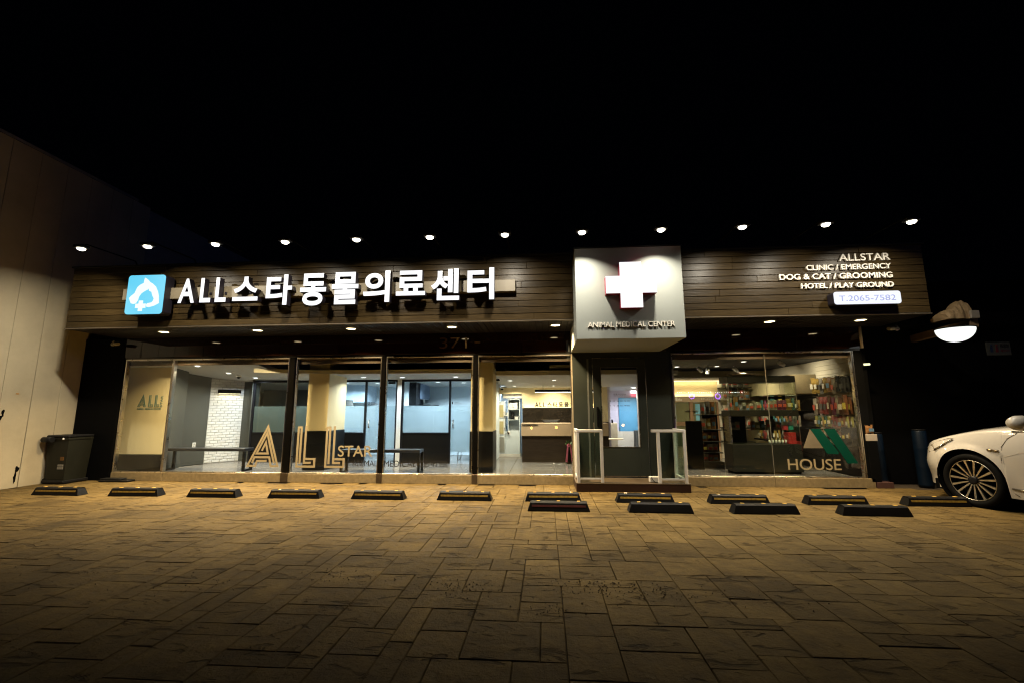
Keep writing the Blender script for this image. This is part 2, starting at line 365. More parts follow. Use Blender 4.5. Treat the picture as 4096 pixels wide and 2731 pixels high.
# ------------------------------------------------------------------ lettering (built-in font -> mesh)
def text_raw(s, bold=0.0):
    c = bpy.data.curves.new('t', 'FONT'); c.body = s; c.size = 1; c.extrude = 0.5; c.offset = bold; c.resolution_u = 6
    o = bpy.data.objects.new('t', c); COL.objects.link(o); dg = bpy.context.evaluated_depsgraph_get()
    me = bpy.data.meshes.new_from_object(o.evaluated_get(dg))
    vs = [tuple(v.co) for v in me.vertices]; fs = [list(p.vertices) for p in me.polygons]
    bpy.data.objects.remove(o); bpy.data.curves.remove(c); bpy.data.meshes.remove(me)
    return vs, fs
def text_mb(s, x0, x1, z0, z1, y0, y1, bold=0.0, raw=None):
    """the string fitted to a box on a plane facing -y: y0 near face, y1 back."""
    vs, fs = raw or text_raw(s, bold)
    ax = min(v[0] for v in vs); bx = max(v[0] for v in vs); ay = min(v[1] for v in vs); by = max(v[1] for v in vs)
    m = MB(); P = [(x0+(v[0]-ax)/(bx-ax)*(x1-x0), y0 if v[2] > 0 else y1, z0+(v[1]-ay)/(by-ay)*(z1-z0)) for v in vs]
    for f in fs: pass
    m.v = P; m.f = fs
    for f in fs:
        front = all(vs[i][2] > 0 for i in f); m.mi.append(0 if front else 1); m.sm.append(False)
    return m
def islands(mb):
    par = list(range(len(mb.v)))
    key = {}
    def find(a):
        while par[a] != a: par[a] = par[par[a]]; a = par[a]
        return a
    for i, v in enumerate(mb.v):
        k = (round(v[0], 5), round(v[1], 5), round(v[2], 5))
        if k in key: par[find(i)] = find(key[k])
        else: key[k] = i
    for f in mb.f:
        for i in f[1:]: par[find(i)] = find(f[0])
    out = {}
    for f, mi in zip(mb.f, mb.mi): out.setdefault(find(f[0]), []).append((f, mi))
    res = []
    for fl in out.values():
        m = MB(); idx = {}
        for f, mi in fl:
            nf = []
            for i in f:
                if i not in idx: idx[i] = len(m.v); m.v.append(mb.v[i])
                nf.append(idx[i])
            m.f.append(nf); m.mi.append(mi); m.sm.append(False)
        res.append(m)
    res.sort(key=lambda m: min(v[0] for v in m.v)); return res
def letters(s, x0, x1, z0, z1, y0, y1, mats, parent, bold=0.0, name='letter'):
    for m in islands(text_mb(s, x0, x1, z0, z1, y0, y1, bold)): obj(name, m, mats, parent)

# ------------------------------------------------------------------ pavement
g = MB(); g.quad((-400,-400,-0.016), (400,-400,-0.016), (400,400,-0.016), (-400,400,-0.016))
pav = struct('pavement', g, JOINT)
U = 0.135; GX0, GY0, NX, NY = -8.55, -7.3, 150, 56
occ = [[False]*NX for _ in range(NY)]
shapes = [(3,3),(3,3),(3,3),(2,3),(2,3),(3,1),(3,1),(2,2),(2,1),(1,1),(1,2),(1,3),(3,2)]
rects = []
rs = random.Random(11)
for j in range(NY):
    for i in range(NX):
        if occ[j][i]: continue
        cand = [(3,3),(3,3),(2,3),(3,1),(3,1),(2,2),(3,2)]; rs.shuffle(cand); cand += [(2,1),(1,3),(1,2),(1,1)]
        for a, b in cand:
            if i+a <= NX and j+b <= NY and not any(occ[j+q][i+p] for q in range(b) for p in range(a)):
                for q in range(b):
                    for p in range(a): occ[j+q][i+p] = True
                rects.append((i, j, a, b)); break
CAMP = Vector((0,-7.5,1.2187))
def in_view(x, y):
    d = Vector((x, y, 0))-CAMP; z = d.dot(fwv)
    if z < 0.1: return False, 0
    return abs(d.dot(r2v)/z) < 1.22 and -d.dot(u2v)/z < 0.84, z
items = []
for (i, j, a, b) in rects:
    cx = GX0+(i+a/2)*U; cyy = GY0+(j+b/2)*U
    if cyy > -0.02: continue
    ok, z = in_view(cx, cyy)
    items.append((-(a*b)/(z**3) if ok else 1, cx, cyy, a, b))
items.sort()
def stone_mb(a, b, rnd):
    W_, H_ = a*U/2-0.0017, b*U/2-0.0017; bv = 0.0034; jt = lambda k: rnd.uniform(-k, k)
    m = MB(); t = 0.0
    top = []
    for sx, sy in ((-1,-1),(1,-1),(1,1),(-1,1)): top.append((sx*(W_-bv)+jt(.002), sy*(H_-bv)+jt(.002), jt(.0016)))
    low = [(sx*W_+jt(.0012), sy*H_+jt(.0012), -0.006) for sx, sy in ((-1,-1),(1,-1),(1,1),(-1,1))]
    base = [(p[0], p[1], -0.03) for p in low]
    m.add(top+low+base, [(0,1,2,3)]+[(4+k, 4+(k+1) % 4, (k+1) % 4, k) for k in range(4)]+[(8+k, 8+(k+1) % 4, 4+(k+1) % 4, 4+k) for k in range(4)])
    return m
STM = {}
rest = MB()
for k, (sc_, cx, cyy, a, b) in enumerate(items):
    if k < 300:
        key = (a, b, rs.randrange(4))
        if key not in STM:
            me = stone_mb(a, b, rs).mesh('paving_stone'); me.materials.append(STONE); STM[key] = me
        o = bpy.data.objects.new('paving_stone', STM[key]); COL.objects.link(o); o.parent = pav; o.location = (cx, cyy, rs.uniform(-.0015, .0015))
    else:
        mm = stone_mb(a, b, rs); dz = rs.uniform(-.0015, .0015)
        rest.add([(v[0]+cx, v[1]+cyy, v[2]+dz) for v in mm.v], mm.f)
far = obj('far_paving', rest, STONE, pav); far['kind'] = 'stuff'
# leaf crumbs and grit trodden into the joints
lit = MB(); rl = random.Random(5)
for (lx, ly, sp, cnt) in ((-1.51,-4.13,.16,60),(-.63,-4.28,.2,110),(.36,-4.21,.2,150),(.02,-4.58,.12,60),(-2.36,-4.35,.18,50),(.67,-4.31,.2,120),(-.2,-4.2,.5,40),(1.2,-4.3,.35,50),(-3.5,-4.4,.5,30),(.9,-2.0,1.2,30),(-.3,-2.6,1.3,20)):
    for _ in range(cnt*2//3):
        x = rl.gauss(lx, sp); y = rl.gauss(ly, sp*.45); r = rl.uniform(.002, .007); t = rl.uniform(0, 6.28)
        p = [(x+r*math.cos(t+q)*(1.6 if q == 0 else 1), y+r*math.sin(t+q), rl.uniform(.002, .008)) for q in (0, 1.9, 3.4, 4.8)]
        p.append((x, y, .011)); lit.add(p, [(0,1,4),(1,2,4),(2,3,4),(3,0,4)])
tag(obj('leaf_litter', lit, mat('dry leaf crumbs', (0.11, 0.08, 0.045), 0.9, var=0.5, scale=40)), 'dark crumbs of dry leaves scattered over the paving in front of the camera', 'litter', kind='stuff')

# ------------------------------------------------------------------ neighbouring wall, left
nb = thing('neighbour_building', (-8.55, -4, 0), 'tall cream panelled side wall of the building on the left', 'building')
pw = 0.418; y = -9.95
while y < 0.6:
    x_ = random.uniform(-.002, .002)
    obj('wall_panel', MB().box(-8.62, -8.55+x_, y+.004, y+pw-.004, 0.0, 5.58, .004), CREAMWALL, nb); y += pw
obj('wall_core', MB().box(-14, -8.625, -9.9, 8, 0, 5.56), mat('grey render', (0.3,0.28,0.24), 0.8), nb)
obj('roof_trim', MB().box(-8.66, -8.53, -9.9, 0.6, 5.582, 5.63), mat('grey metal trim', (0.2,0.2,0.2), 0.5), nb)
def blotch(x, y, z, hy, hz, seed):
    r_ = random.Random(seed); pts = []
    for k in range(14):
        t = 2*math.pi*k/14; q = r_.uniform(.55, 1.1); pts.append((x, y+hy*q*math.cos(t), z+hz*q*math.sin(t)))
    b_ = [(x-.004, p[1], p[2]) for p in pts]
    return MB().add(pts+b_, [list(range(14))]+[(i, 14+i, 14+(i+1) % 14, (i+1) % 14) for i in range(14)])
for (yy, zz, hy, hz, sd) in ((-1.115,1.19,.022,.07,1),(-1.13,1.12,.014,.05,4),(-.80,.29,.03,.06,2),(-.815,.17,.022,.10,3)):
    obj('damage_patch', blotch(-8.545, yy, zz, hy, hz, sd), MATTBLACK, nb)
obj('sticker', MB().box(-8.549, -8.5445, -.985, -.945, 1.49, 1.505), mat('orange sticker', (.5,.22,.02), .6), nb)

# ------------------------------------------------------------------ clinic building shell
bd = thing('clinic_building', (-1.5, 0, 0), 'long low clinic with dark plank fascia and glazed shopfront', 'building')
FX0, FX1, FY, FZ0, FZ1 = -7.84, 5.46, -1.0, 2.55, 3.56
NROW = 10; rh = (FZ1-FZ0)/NROW; rp = random.Random(3)
for k in range(NROW):
    x = FX0; first = True
    while x < FX1-.01:
        ln = rp.uniform(1.6, 3.7)*(rp.uniform(.4, .9) if first else 1); first = False
        x2 = min(FX1, x+ln)
        if FX1-x2 < .5: x2 = FX1
        # boards run behind the porch box too
        dz = rp.uniform(-.001, .001); dy = rp.uniform(-.002, .002)
        mb = MB().box(x+.0012, x2-.0012, FY+dy, FY+.03, FZ0+k*rh+.004, FZ0+(k+1)*rh-.003, .003)
        obj('fascia_plank', mb, PLANK, bd); x = x2
obj('fascia_core', MB().box(FX0+.002, FX1-.002, FY+.032, -.002, FZ0+.012, FZ1-.01), MATTBLACK, bd)
obj('fascia_edge_trim', MB().box(FX0-.01, FX1+.01, FY-.012, FY+.03, FZ0-.018, FZ0-.001, .003), mat('bronze trim', (.16,.13,.09), .4, .6), bd)
obj('fascia_cap', MB().box(FX0-.02, FX1+.02, FY-.03, 0.0, FZ1+.001, FZ1+.03, .004), BLACK, bd)
# soffit boards run front to back
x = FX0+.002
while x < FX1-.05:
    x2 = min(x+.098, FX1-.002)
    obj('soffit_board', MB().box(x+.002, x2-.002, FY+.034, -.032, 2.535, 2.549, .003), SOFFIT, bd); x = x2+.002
# granite band above the glass
edges = [-7.73, -6.2, -4.75, -3.3, -1.85, -.4, .44]
for i in range(len(edges)-1): obj('granite_panel', MB().box(edges[i]+.003, edges[i+1]-.003, -.028, .02, 2.185, 2.532, .002), GRANITE, bd)
edges = [2.07, 3.1, 4.13, 5.13]
for i in range(len(edges)-1): obj('granite_panel', MB().box(edges[i]+.003, edges[i+1]-.003, -.028, .02, 2.185, 2.532, .002), GRANITE, bd)
obj('roof_slab', MB().box(-8.5, 9.0, -.001, 8.0, 2.56, 2.75), MATTBLACK, bd)
obj('end_pier', MB().box(-8.54, -7.735, -.03, .06, 0, 2.53), PIERBLACK, bd)
obj('back_wall', MB().box(-8.5, 9.0, 7.0, 7.1, 0, 2.56), CREAM2, bd)
obj('side_wall', MB().box(5.14, 5.24, .06, 7.0, 0, 2.55), MATTBLACK, bd)
obj('left_side_wall', MB().box(-8.5, -8.4, .36, 7.0, 0, 2.55), GREYIN, bd)
obj('dark_return_wall', MB().box(5.25, 12.0, .45, .6, 0, 3.4), MATTBLACK, bd)
# kerb stones under the glass
ed = [-7.7, -6.72, -4.55, -2.86, -1.2, .44]
for i in range(5): obj('kerb_stone', MB().box(ed[i]+.002, ed[i+1]-.002, -.035, .06, 0, .145, .004), SILLSTONE, bd)
ed = [2.16, 3.6, 5.1]
for i in range(2): obj('kerb_stone', MB().box(ed[i]+.002, ed[i+1]-.002, -.035, .06, 0, .145, .004), SILLSTONE, bd)
obj('kerb_end_stone', MB().box(5.11, 5.35, -.05, .3, 0, .09, .004), mat('dull red stone', (.06,.025,.02), .6), bd)
# window bays: frame > pane
def bay(x0, x1, fr, name='window'):
    f = MB()
    f.box(x0, x1, -.02, .05, 2.125, 2.15, .003); f.box(x0, x1, -.02, .05, .146, .163, .003)
    f.box(x0, x0+(.028 if x0 < -6.7 else .012), -.02, .05, .163, 2.125, .003); f.box(x1-.012, x1, -.02, .05, .163, 2.125, .003)
    o = obj(name, f, fr, bd)
    obj('pane', MB().box(x0+(.028 if x0 < -6.7 else .012), x1-.012, .01, .02, .163, 2.125), CLEAR, o); return o
bay(-7.70, -6.775, STEEL); bay(-6.77, -4.56, STEEL); bay(-4.42, -2.865, STEEL); bay(-2.775, -1.24, STEEL); bay(-1.15, .44, STEEL)
f = MB(); f.box(2.10, 4.98, -.02, .05, 2.125, 2.15, .003).box(2.10, 4.98, -.02, .05, .146, .163, .003).box(2.10, 2.128, -.02, .05, .163, 2.125, .003).box(4.962, 4.98, -.02, .05, .163, 2.125, .003)
o = obj('window', f, STEEL, bd)
obj('pane', MB().box(2.128, 3.617, .01, .02, .163, 2.125), CLEAR, o); obj('pane', MB().box(3.623, 4.962, .01, .02, .163, 2.125), CLEAR, o)
obj('glass_joint', MB().box(3.6172, 3.6228, .008, .021, .163, 2.125), mat('grey silicone joint', (.16,.15,.12), .4), o)
obj('head_channel', MB().box(-7.72, .44, -.015, .05, 2.152, 2.183, .003), DARKSTEEL, bd)
obj('head_channel', MB().box(2.08, 5.12, -.015, .05, 2.152, 2.183, .003), DARKSTEEL, bd)
for x0, x1 in ((-4.545, -4.435), (-2.858, -2.782), (-1.232, -1.158)):
    obj('black_mullion', MB().box(x0, x1, -.035, .08, .02, 2.15, .012), mat('gloss black metal', (.003,.0027,.0023), .2, var=0, spec=.1), bd)
    obj('mullion_foot', MB().box(x0-.008, x1+.008, -.05, .05, 0.0, .16, .004), mat('brown steel foot', (.07,.05,.03), .45, .6), bd)
obj('corner_post', MB().box(4.985, 5.138, -.012, .056, .1, 2.15, .004), MATTBLACK, bd)
obj('corner_strip', MB().box(4.985, 5.0, -.022, -.013, .146, 2.15, .002), STEEL, bd)
obj('drop_pipe', MB().cyl((5.145,-.03,2.19), (5.145,-.03,2.535), .022, n=12), mat('cream pipe', (.6,.5,.33), .5), bd)
obj('porch_side_jamb', MB().box(2.062, 2.098, -.05, .05, .146, 2.5, .004), BLACK, bd)
# house number on the granite
h = thing('house_number', (-1.5, -.04, 2.37), 'bronze house number 371- fixed on the brown granite band', 'house number')
letters('371', -1.83, -1.35, 2.275, 2.46, -.05, -.029, [mat('bronze numeral', (.22,.14,.06), .35, .7)]*2, h, -.012, 'digit')
obj('dash', MB().box(-1.215, -1.115, -.05, -.029, 2.36, 2.378, .003), MATS['bronze numeral'], h)

# ------------------------------------------------------------------ interior
fl = MB(); fl.box(-7.73, 5.13, .06, 7.0, 0.0, .118)
flo = struct('clinic_floor', fl, GROUT)
tm = MB().box(-.3975, .3975, -.3975, .3975, 0, .010, .003).mesh('floor_tile'); tm.materials.append(FLOORTILE)
for i in range(-9, 7):
    for j in range(0, 6):
        cx, cyy = -.25+i*.8, .47+j*.8
        if cx-.4 < -7.8 or cx+.4 > 5.4: continue
        o = bpy.data.objects.new('floor_tile', tm); COL.objects.link(o); o.parent = flo; o.location = (cx, cyy, .12)
zc = lambda y: 1.925-.04*y
def ceilslab(x0, x1, y0, y1, a, b, th=.06, m=CEIL, name='ceiling_panel'):
    mb = MB(); v = []
    for z in (0, th):
        for x, y in ((x0,y0),(x1,y0),(x1,y1),(x0,y1)): v.append((x, y, a+b*y+z))
    mb.add(v, [(0,3,2,1),(4,5,6,7),(0,1,5,4),(1,2,6,5),(2,3,7,6),(3,0,4,7)]); return obj(name, mb, m, bd)
ceilslab(-8.05, -5.3, .10, 3.4, 2.075, -.12); ceilslab(-5.298, -.92, .5, 3.4, 1.925, -.04)
mbx = MB(); pts = [(-5.298,.11),(-5.0,.22),(-4.6,.36),(-4.2,.45),(-3.9,.498),(-5.298,.498)]
mbx.add([(p[0],p[1],zc(p[1])) for p in pts]+[(p[0],p[1],zc(p[1])+.06) for p in pts], [list(reversed(range(6))), list(range(6,12))]+[(i,(i+1)%6,6+(i+1)%6,6+i) for i in range(6)])
obj('ceiling_panel', mbx, CEIL, bd)
ceilslab(-.918, 2.4, .62, 4.6, 1.88, -.047)
obj('cove_trim', MB().box(-3.9, -.92, .49, .499, 1.892, 1.965), CREAM2, bd)
mbx = MB()
for i in range(4): 
    a, b_ = pts[i], pts[i+1]; mbx.quad((a[0],a[1]-.004,1.9),(b_[0],b_[1]-.004,1.9),(b_[0],b_[1]-.004,1.965),(a[0],a[1]-.004,1.965))
obj('curved_cove_trim', mbx, CREAM2, bd)
obj('cove_trim', MB().box(-.918, 2.0, .61, .619, 1.85, 1.93), CREAM2, bd)
obj('dark_ceiling', MB().box(-7.7, 5.13, .1, 4.6, 2.10, 2.14), CEILDARK, bd)
obj('lintel', MB().box(-7.7, 5.1, .055, .099, 2.04, 2.5), mat('brown lintel', (.10,.065,.04), .6), bd)
# left end: cream panel with logo, charcoal return, white brick wall
obj('cream_panel', MB().box(-8.05, -7.08, .34, .40, .42, 2.09), CREAMIN, bd)
obj('dado_panel', MB().box(-8.05, -7.08, .33, .40, .13, .418), DARKIN, bd)
g2 = MB(); g2.prism([(0,0),(1,0),(1,1),(0,1)], 0, 1)
def slant(x0, y0, x1, y1, z0, z1, th, m, name):
    d = Vector((x1-x0, y1-y0, 0)).normalized(); nn = Vector((-d.y, d.x, 0))*th
    p = [Vector((x0,y0,z0)), Vector((x1,y1,z0)), Vector((x1,y1,z0))+nn, Vector((x0,y0,z0))+nn]
    mb = MB().add([q[:] for q in p]+[(q.x,q.y,z1) for q in p], [(0,3,2,1),(4,5,6,7),(0,1,5,4),(1,2,6,5),(2,3,7,6),(3,0,4,7)])
    return obj(name, mb, m, bd)
slant(-7.078, .40, -7.10, .745, .13, 2.08, .05, GREYIN, 'charcoal_wall')
slant(-7.33, .75, -7.10, 1.36, .13, 2.08, .05, GREYIN, 'charcoal_wall')
# brick wall from (-7.1,1.365) to (-6.68,1.9)
bw = slant(-7.105, 1.365, -6.66, 1.92, .13, 1.96, .08, MORTAR, 'brick_wall')
dB = Vector((.445, .555, 0)).normalized(); nB = Vector((dB.y, -dB.x, 0)); LB = math.hypot(.445, .555)
rows = 31; bh = 1.745/rows; bl = .142; rb = random.Random(2)
brick_meshes = []
for q in range(5):
    mb = MB(); hw, hh = bl/2-.0035, bh/2-.0035; j = lambda: rb.uniform(-.0018, .0018)
    fr = [(-hw+.004+j(), -.009+j(), -hh+.004), (hw-.004+j(), -.009+j(), -hh+.004+j()), (hw-.004, -.009+j(), hh-.004+j()), (-hw+.004, -.009+j(), hh-.004)]
    bk = [(-hw, 0, -hh), (hw, 0, -hh), (hw, 0, hh), (-hw, 0, hh)]
    mb.add(fr+bk, [(0,1,2,3)]+[(4+k, 4+(k+1) % 4, (k+1) % 4, k) for k in range(4)])
    me = mb.mesh('brick'); me.materials.append(WHITEBRICK); brick_meshes.append(me)
angB = math.atan2(dB.y, dB.x); nbk = 0
for r_ in range(rows):
    s0 = -(bl/2 if r_ % 2 else 0)
    while s0 < LB-.02 and nbk < 300:
        a0 = max(0, s0); a1 = min(LB, s0+bl); s0 += bl
        if a1-a0 < .03: continue
        o = bpy.data.objects.new('brick', rb.choice(brick_meshes)); COL.objects.link(o); o.parent = bw; nbk += 1
        c = Vector((-7.105, 1.365, 0))+dB*((a0+a1)/2)-Vector((-1.5,0,0))
        o.location = (c.x, c.y, .14+bh*(r_+.5)); o.rotation_euler = (0,0,angB); o.scale = ((a1-a0)/bl, 1, 1)
# partition with consulting rooms
PY = 1.65
part = obj('partition_frame', MB().box(-6.35, -.95, PY, PY+.05, 1.815, 1.86).box(-6.35, -6.31, PY, PY+.05, .13, 1.815).box(-5.02, -4.96, PY, PY+.05, .13, 1.815).box(-3.84, -3.80, PY, PY+.05, .13, 1.815).box(-3.165, -3.13, PY, PY+.05, .13, 1.815).box(-3.04, -3.0, PY, PY+.05, .13, 1.815).box(-2.02, -1.98, PY, PY+.05, .13, 1.815).box(-1.20,-1.16, PY, PY+.05,.13,1.815).box(-6.31,-5.02,PY,PY+.05,.735,.755).box(-4.96,-3.84,PY,PY+.05,.735,.755).box(-3.0,-2.02,PY,PY+.05,.735,.755), FRAMEDARK, bd)
obj('white_post', MB().box(-3.13, -3.04, PY-.01, PY+.06, .13, 1.86), WHITEPAINT, bd)
obj('jamb_wall', MB().box(-6.70, -6.352, PY+.2, PY+.25, .13, 1.88), GREYIN, bd)
obj('jamb_wall', MB().box(-6.375, -6.352, PY, PY+.2, .13, 1.88), GREYIN, bd)
for x0, x1 in ((-6.31,-5.02),(-4.96,-3.84),(-3.0,-2.02)):
    obj('lower_panel', MB().box(x0+.002, x1-.002, PY+.01, PY+.04, .13, .733), DARKIN, bd)
    p = obj('partition_glass', MB().box(x0+.002, x1-.002, PY+.02, PY+.026, .757, 1.813), CLEAR, bd)
    obj('frosted_film', MB().box(x0+.004, x1-.004, PY+.030, PY+.032, .758, 1.305), frosted('unlit-room frosted film', (.30,.36,.34), .1) if x0 < -6 else FROST, p)  # left film coloured darker to stand in for the unlit room behind it
for x0, x1, hx in ((-3.798,-3.168,-3.72),(-1.978,-1.202,-1.92)):
    d = obj('door', MB().box(x0, x1, PY+.02, PY+.03, .14, 1.812), CLEAR, bd)
    obj('frosted_film', MB().box(x0+.002, x1-.002, PY+.034, PY+.036, .36, 1.305), FROST, d)
    obj('handle', MB().tube([(hx,PY+.02,.85),(hx,PY-.03,.86),(hx,PY-.03,1.0),(hx,PY+.02,1.01)], .012), STEEL, d)
obj('door_closer', MB().box(-3.33, -3.18, PY-.03, PY+.02, 1.77, 1.81, .004), MATTBLACK, bd)
for nm, s_, xa in (('room two lettering','2',-3.765),('room one lettering','1',-1.96)):
    t = thing('door_lettering', (xa, PY, 1.35), 'small room number %s and 진료실 printed on %s' % (s_, 'the door left of the white post' if s_ == '2' else 'the door beside the right pillar'), 'lettering', None)
    obj('numeral', text_mb(s_, xa, xa+(.035 if s_ == '2' else .022), 1.335, 1.39, PY+.014, PY+.018), DECALDARK, t).data.materials.append(DECALDARK)
    obj('room_name', text_mb('진료실', xa+.055, xa+.14, 1.362, 1.388, PY+.014, PY+.018), DECALDARK, t).data.materials.append(DECALDARK)
    obj('room_name', text_mb('CONSULTING ROOM', xa+.055, xa+.21, 1.334, 1.344, PY+.014, PY+.018), DECALDARK, t).data.materials.append(DECALDARK)
    obj('rule', MB().box(xa+.055, xa+.21, PY+.014, PY+.018, 1.350, 1.353), DULLRED, t)
obj('room_back_wall', MB().box(-5.0, -1.1, 3.4, 3.45, .13, 1.95), COOLWALL, bd)
obj('room_divider', MB().box(-3.12, -3.05, PY+.061, 3.399, .13, 1.86), COOLWALL, bd)
obj('room_divider', MB().box(-5.02, -4.97, PY+.061, 3.399, .13, 1.86), COOLWALL, bd)
obj('room_end_wall', MB().box(-1.16, -1.10, PY+.01, 3.399, .13, 1.86), COOLWALL, bd)
obj('dark_room_wall', MB().box(-7.0, -5.03, 3.0, 3.05, .13, 1.86), mat('grey room wall', (.2,.2,.2), .6), bd)
obj('room_sloping_soffit', MB().add([(-3.7,3.0,1.80),(-3.12,2.3,1.80),(-3.12,3.39,1.66),(-3.7,3.39,1.72),(-3.7,3.0,1.83),(-3.12,2.3,1.83),(-3.12,3.39,1.83),(-3.7,3.39,1.83)], [(0,3,2,1),(4,5,6,7),(0,1,5,4),(1,2,6,5),(2,3,7,6),(3,0,4,7)]), COOLWALL, bd)
obj('room_inner_door_frame', MB().box(-1.62, -1.58, 2.9, 2.95, .13, 1.55).box(-1.58,-1.17,2.9,2.95,1.51,1.55), WHITEPAINT, bd)
# pillars
for (x0, x1, y0, y1) in ((-4.475,-4.07,.52,1.26),(-1.345,-.945,.40,.95)):
    obj('pillar', MB().box(x0, x1, y0, y1, .838, 2.099, .004), CREAMIN, bd)
    obj('pillar_base', MB().box(x0-.012, x1+.006, y0-.012, y1+.006, .13, .836, .004), DARKIN, bd)
# reception back wall, niche, lobby walls
obj('reception_wall', MB().box(-.545, 1.45, 3.0, 3.06, .13, 1.745).box(-1.16, -.547, 3.0, 3.06, 1.588, 1.745), CREAMIN, bd)
obj('dark_splash_panel', MB().box(-.54, 1.2, 2.93, 2.985, .13, 1.262), mat('brown black panel', (.018,.014,.010), .2), bd)
obj('niche_back', MB().box(-1.5, -.5, 3.9, 3.95, .13, 1.75), COOLWALL, bd)
obj('niche_side', MB().box(-.545, -.50, 3.061, 3.9, .13, 1.75), COOLWALL, bd)
obj('niche_lintel', MB().box(-1.02, -.56, 3.08, 3.2, 1.49, 1.58), WHITEPAINT, bd)
obj('niche_plinth', MB().box(-1.155, -.60, 3.02, 3.4, .13, .19), WHITEPAINT, bd)
obj('lobby_wall', MB().box(1.452, 2.45, 4.0, 4.05, .13, 1.75).box(1.452, 1.5, 3.0, 4.0, .13, 1.75), LAVENDER, bd)
obj('lobby_dado', MB().box(1.78, 2.45, 3.96, 3.999, .13, .672), CREAM2, bd)
obj('blue_window', MB().box(1.86, 2.38, 3.97, 3.999, .674, 1.516), mat('blue window film', (.10,.32,.52), .3, var=.1, scale=2), bd)
obj('shop_party_wall', MB().box(2.12, 2.17, .11, 3.0, .13, 2.1), CREAM2, bd)
obj('shop_party_screen', MB().box(2.60, 2.88, 1.0, 1.05, .13, 1.0), MATTBLACK, bd)
# shop
obj('shop_back_wall', MB().box(2.18, 5.13, 3.0, 3.06, .13, 2.09), CREAMIN, bd)
obj('shop_cove', MB().box(2.50, 5.13, 2.5, 2.999, 1.87, 1.91), CREAM2, bd)
obj('hotel_header', MB().box(2.52, 3.92, 2.92, 2.998, 1.385, 1.512), TANLAM, bd)
obj('shop_end_wall', MB().box(5.06, 5.138, .06, 3.0, .13, 2.09), CREAM2, bd)

# slatwall: boards with grooves between
sw = thing('slatwall', (5.05, .5, .13), 'cream grooved display wall at the right end of the shop', 'display wall')
z = .62
while z < 2.03:
    obj('slat', MB().box(5.04, 5.058, .07, 1.08, z+.006, z+.074, .002), CREAM2, sw); z += .08
obj('base_panel', MB().box(5.035, 5.058, .07, 1.08, .13, .6), DARKIN, sw)
# upper cupboards and shelves on the right wall behind
su = thing('product_shelf', (4.9, 1.9, .13), 'long wall shelf with white upper cupboards behind the glass case', 'shelf')
for k in range(4): obj('cupboard', MB().box(4.62, 5.055, 1.12+k*.46, 1.57+k*.46, 1.50, 1.86, .006), mat('tan cupboard', (.36,.29,.17), .6), su)
for zz in (.55, .86, 1.16): obj('shelf_board', MB().box(4.66, 5.055, 1.12, 2.95, zz, zz+.03, .003), DARKIN, su)
obj('shelf_back', MB().box(5.04, 5.057, 1.12, 2.95, .13, 1.49), DARKIN, su)

# ------------------------------------------------------------------ lamps
def lamp_disc(name, x, y, z, r, led, p, colr, label, group, spread=150):
    t = thing(name, (x, y, z), label, 'downlight', group)
    obj('trim_ring', MB().lathe(x, y, z, [(r*1.25, 0.0), (r*1.25, -.006), (r*1.02, -.008), (r*.98, -.002)], 24), WHITEPAINT if led is COOLLED else STEEL, t)
    obj('diffuser', MB().cyl((x,y,z-.004), (x,y,z-.0005), r*.97, n=24), led, t)
    area('downlight_beam', (x, y, z-.012), (0,0,-1), p, colr, r*1.8, None, t, spread)
    return t
WARM = (1.0, 0.74, 0.40); NEU = (1.0, 0.88, 0.66); COOL = (0.80, 0.91, 1.0)
ords = ['first','second','third','fourth','fifth','sixth','seventh','eighth','ninth','tenth','eleventh','twelfth']
for i, x in enumerate((-6.45, -4.78, -3.17, -1.49, .175, 3.44, 4.76)):
    lb = 'warm round downlight in the dark soffit, %s from the left wall' % ords[i] if i < 5 else ('warm round downlight in the soffit between the white porch and the phone sign' if i == 5 else 'warm round downlight in the soffit beneath the lit phone number sign')
    lamp_disc('soffit_downlight', x, -.63, 2.534, .072, WARMLED, (66,66,66,66,62,46,30)[i], WARM, lb, 'downlights along the soffit', 127)
# floodlights on arms
FP = 25.0
def flood(i, x):
    y, z = -1.85, 3.56
    near = ['the left wall corner','the blue logo sign','the letters ALL','the second L and the first Korean letter','the middle of the Korean sign letters','the later Korean sign letters','the right end of the Korean sign','the left top corner of the white porch','the right top corner of the white porch','the bare planks right of the porch','the word ALLSTAR, left of it','the right end of the fascia'][i]
    t = thing('floodlight', (x, y, z), 'small lit floodlight on an arm, above %s' % near, 'floodlight', 'floodlights along the roof edge')
    obj('housing', MB().box(x-.085, x+.085, y-.055, y+.055, z+.004, z+.05, .01), BLACK, t)
    obj('arm', MB().tube([(x,y+.03,z+.04),(x,y+.06,z+.09),(x,FY-.0,FZ1+.1),(x,FY+.05,FZ1+.03)], .010), MATTBLACK, t)
    obj('lens', MB().lathe(x, y, z, [(.052,.003),(.050,-.010),(.036,-.022),(.016,-.028),(0,-.029)], 18), FLOODLED, t)
    area('flood_beam', (x, y+.0, z-.036), (-.5, .3, -1) if i == 0 else (0, .05, -1) if i in (7, 8) else (0, .42, -1), FP*(1.3 if i == 0 else 1.0 if i in (7, 8) else .9), (1.0,.91,.74), .11, .07, t, 120 if i == 0 else 116 if i in (7, 8) else 138)
for i in range(12): flood(i, -6.757+1.0397*i)
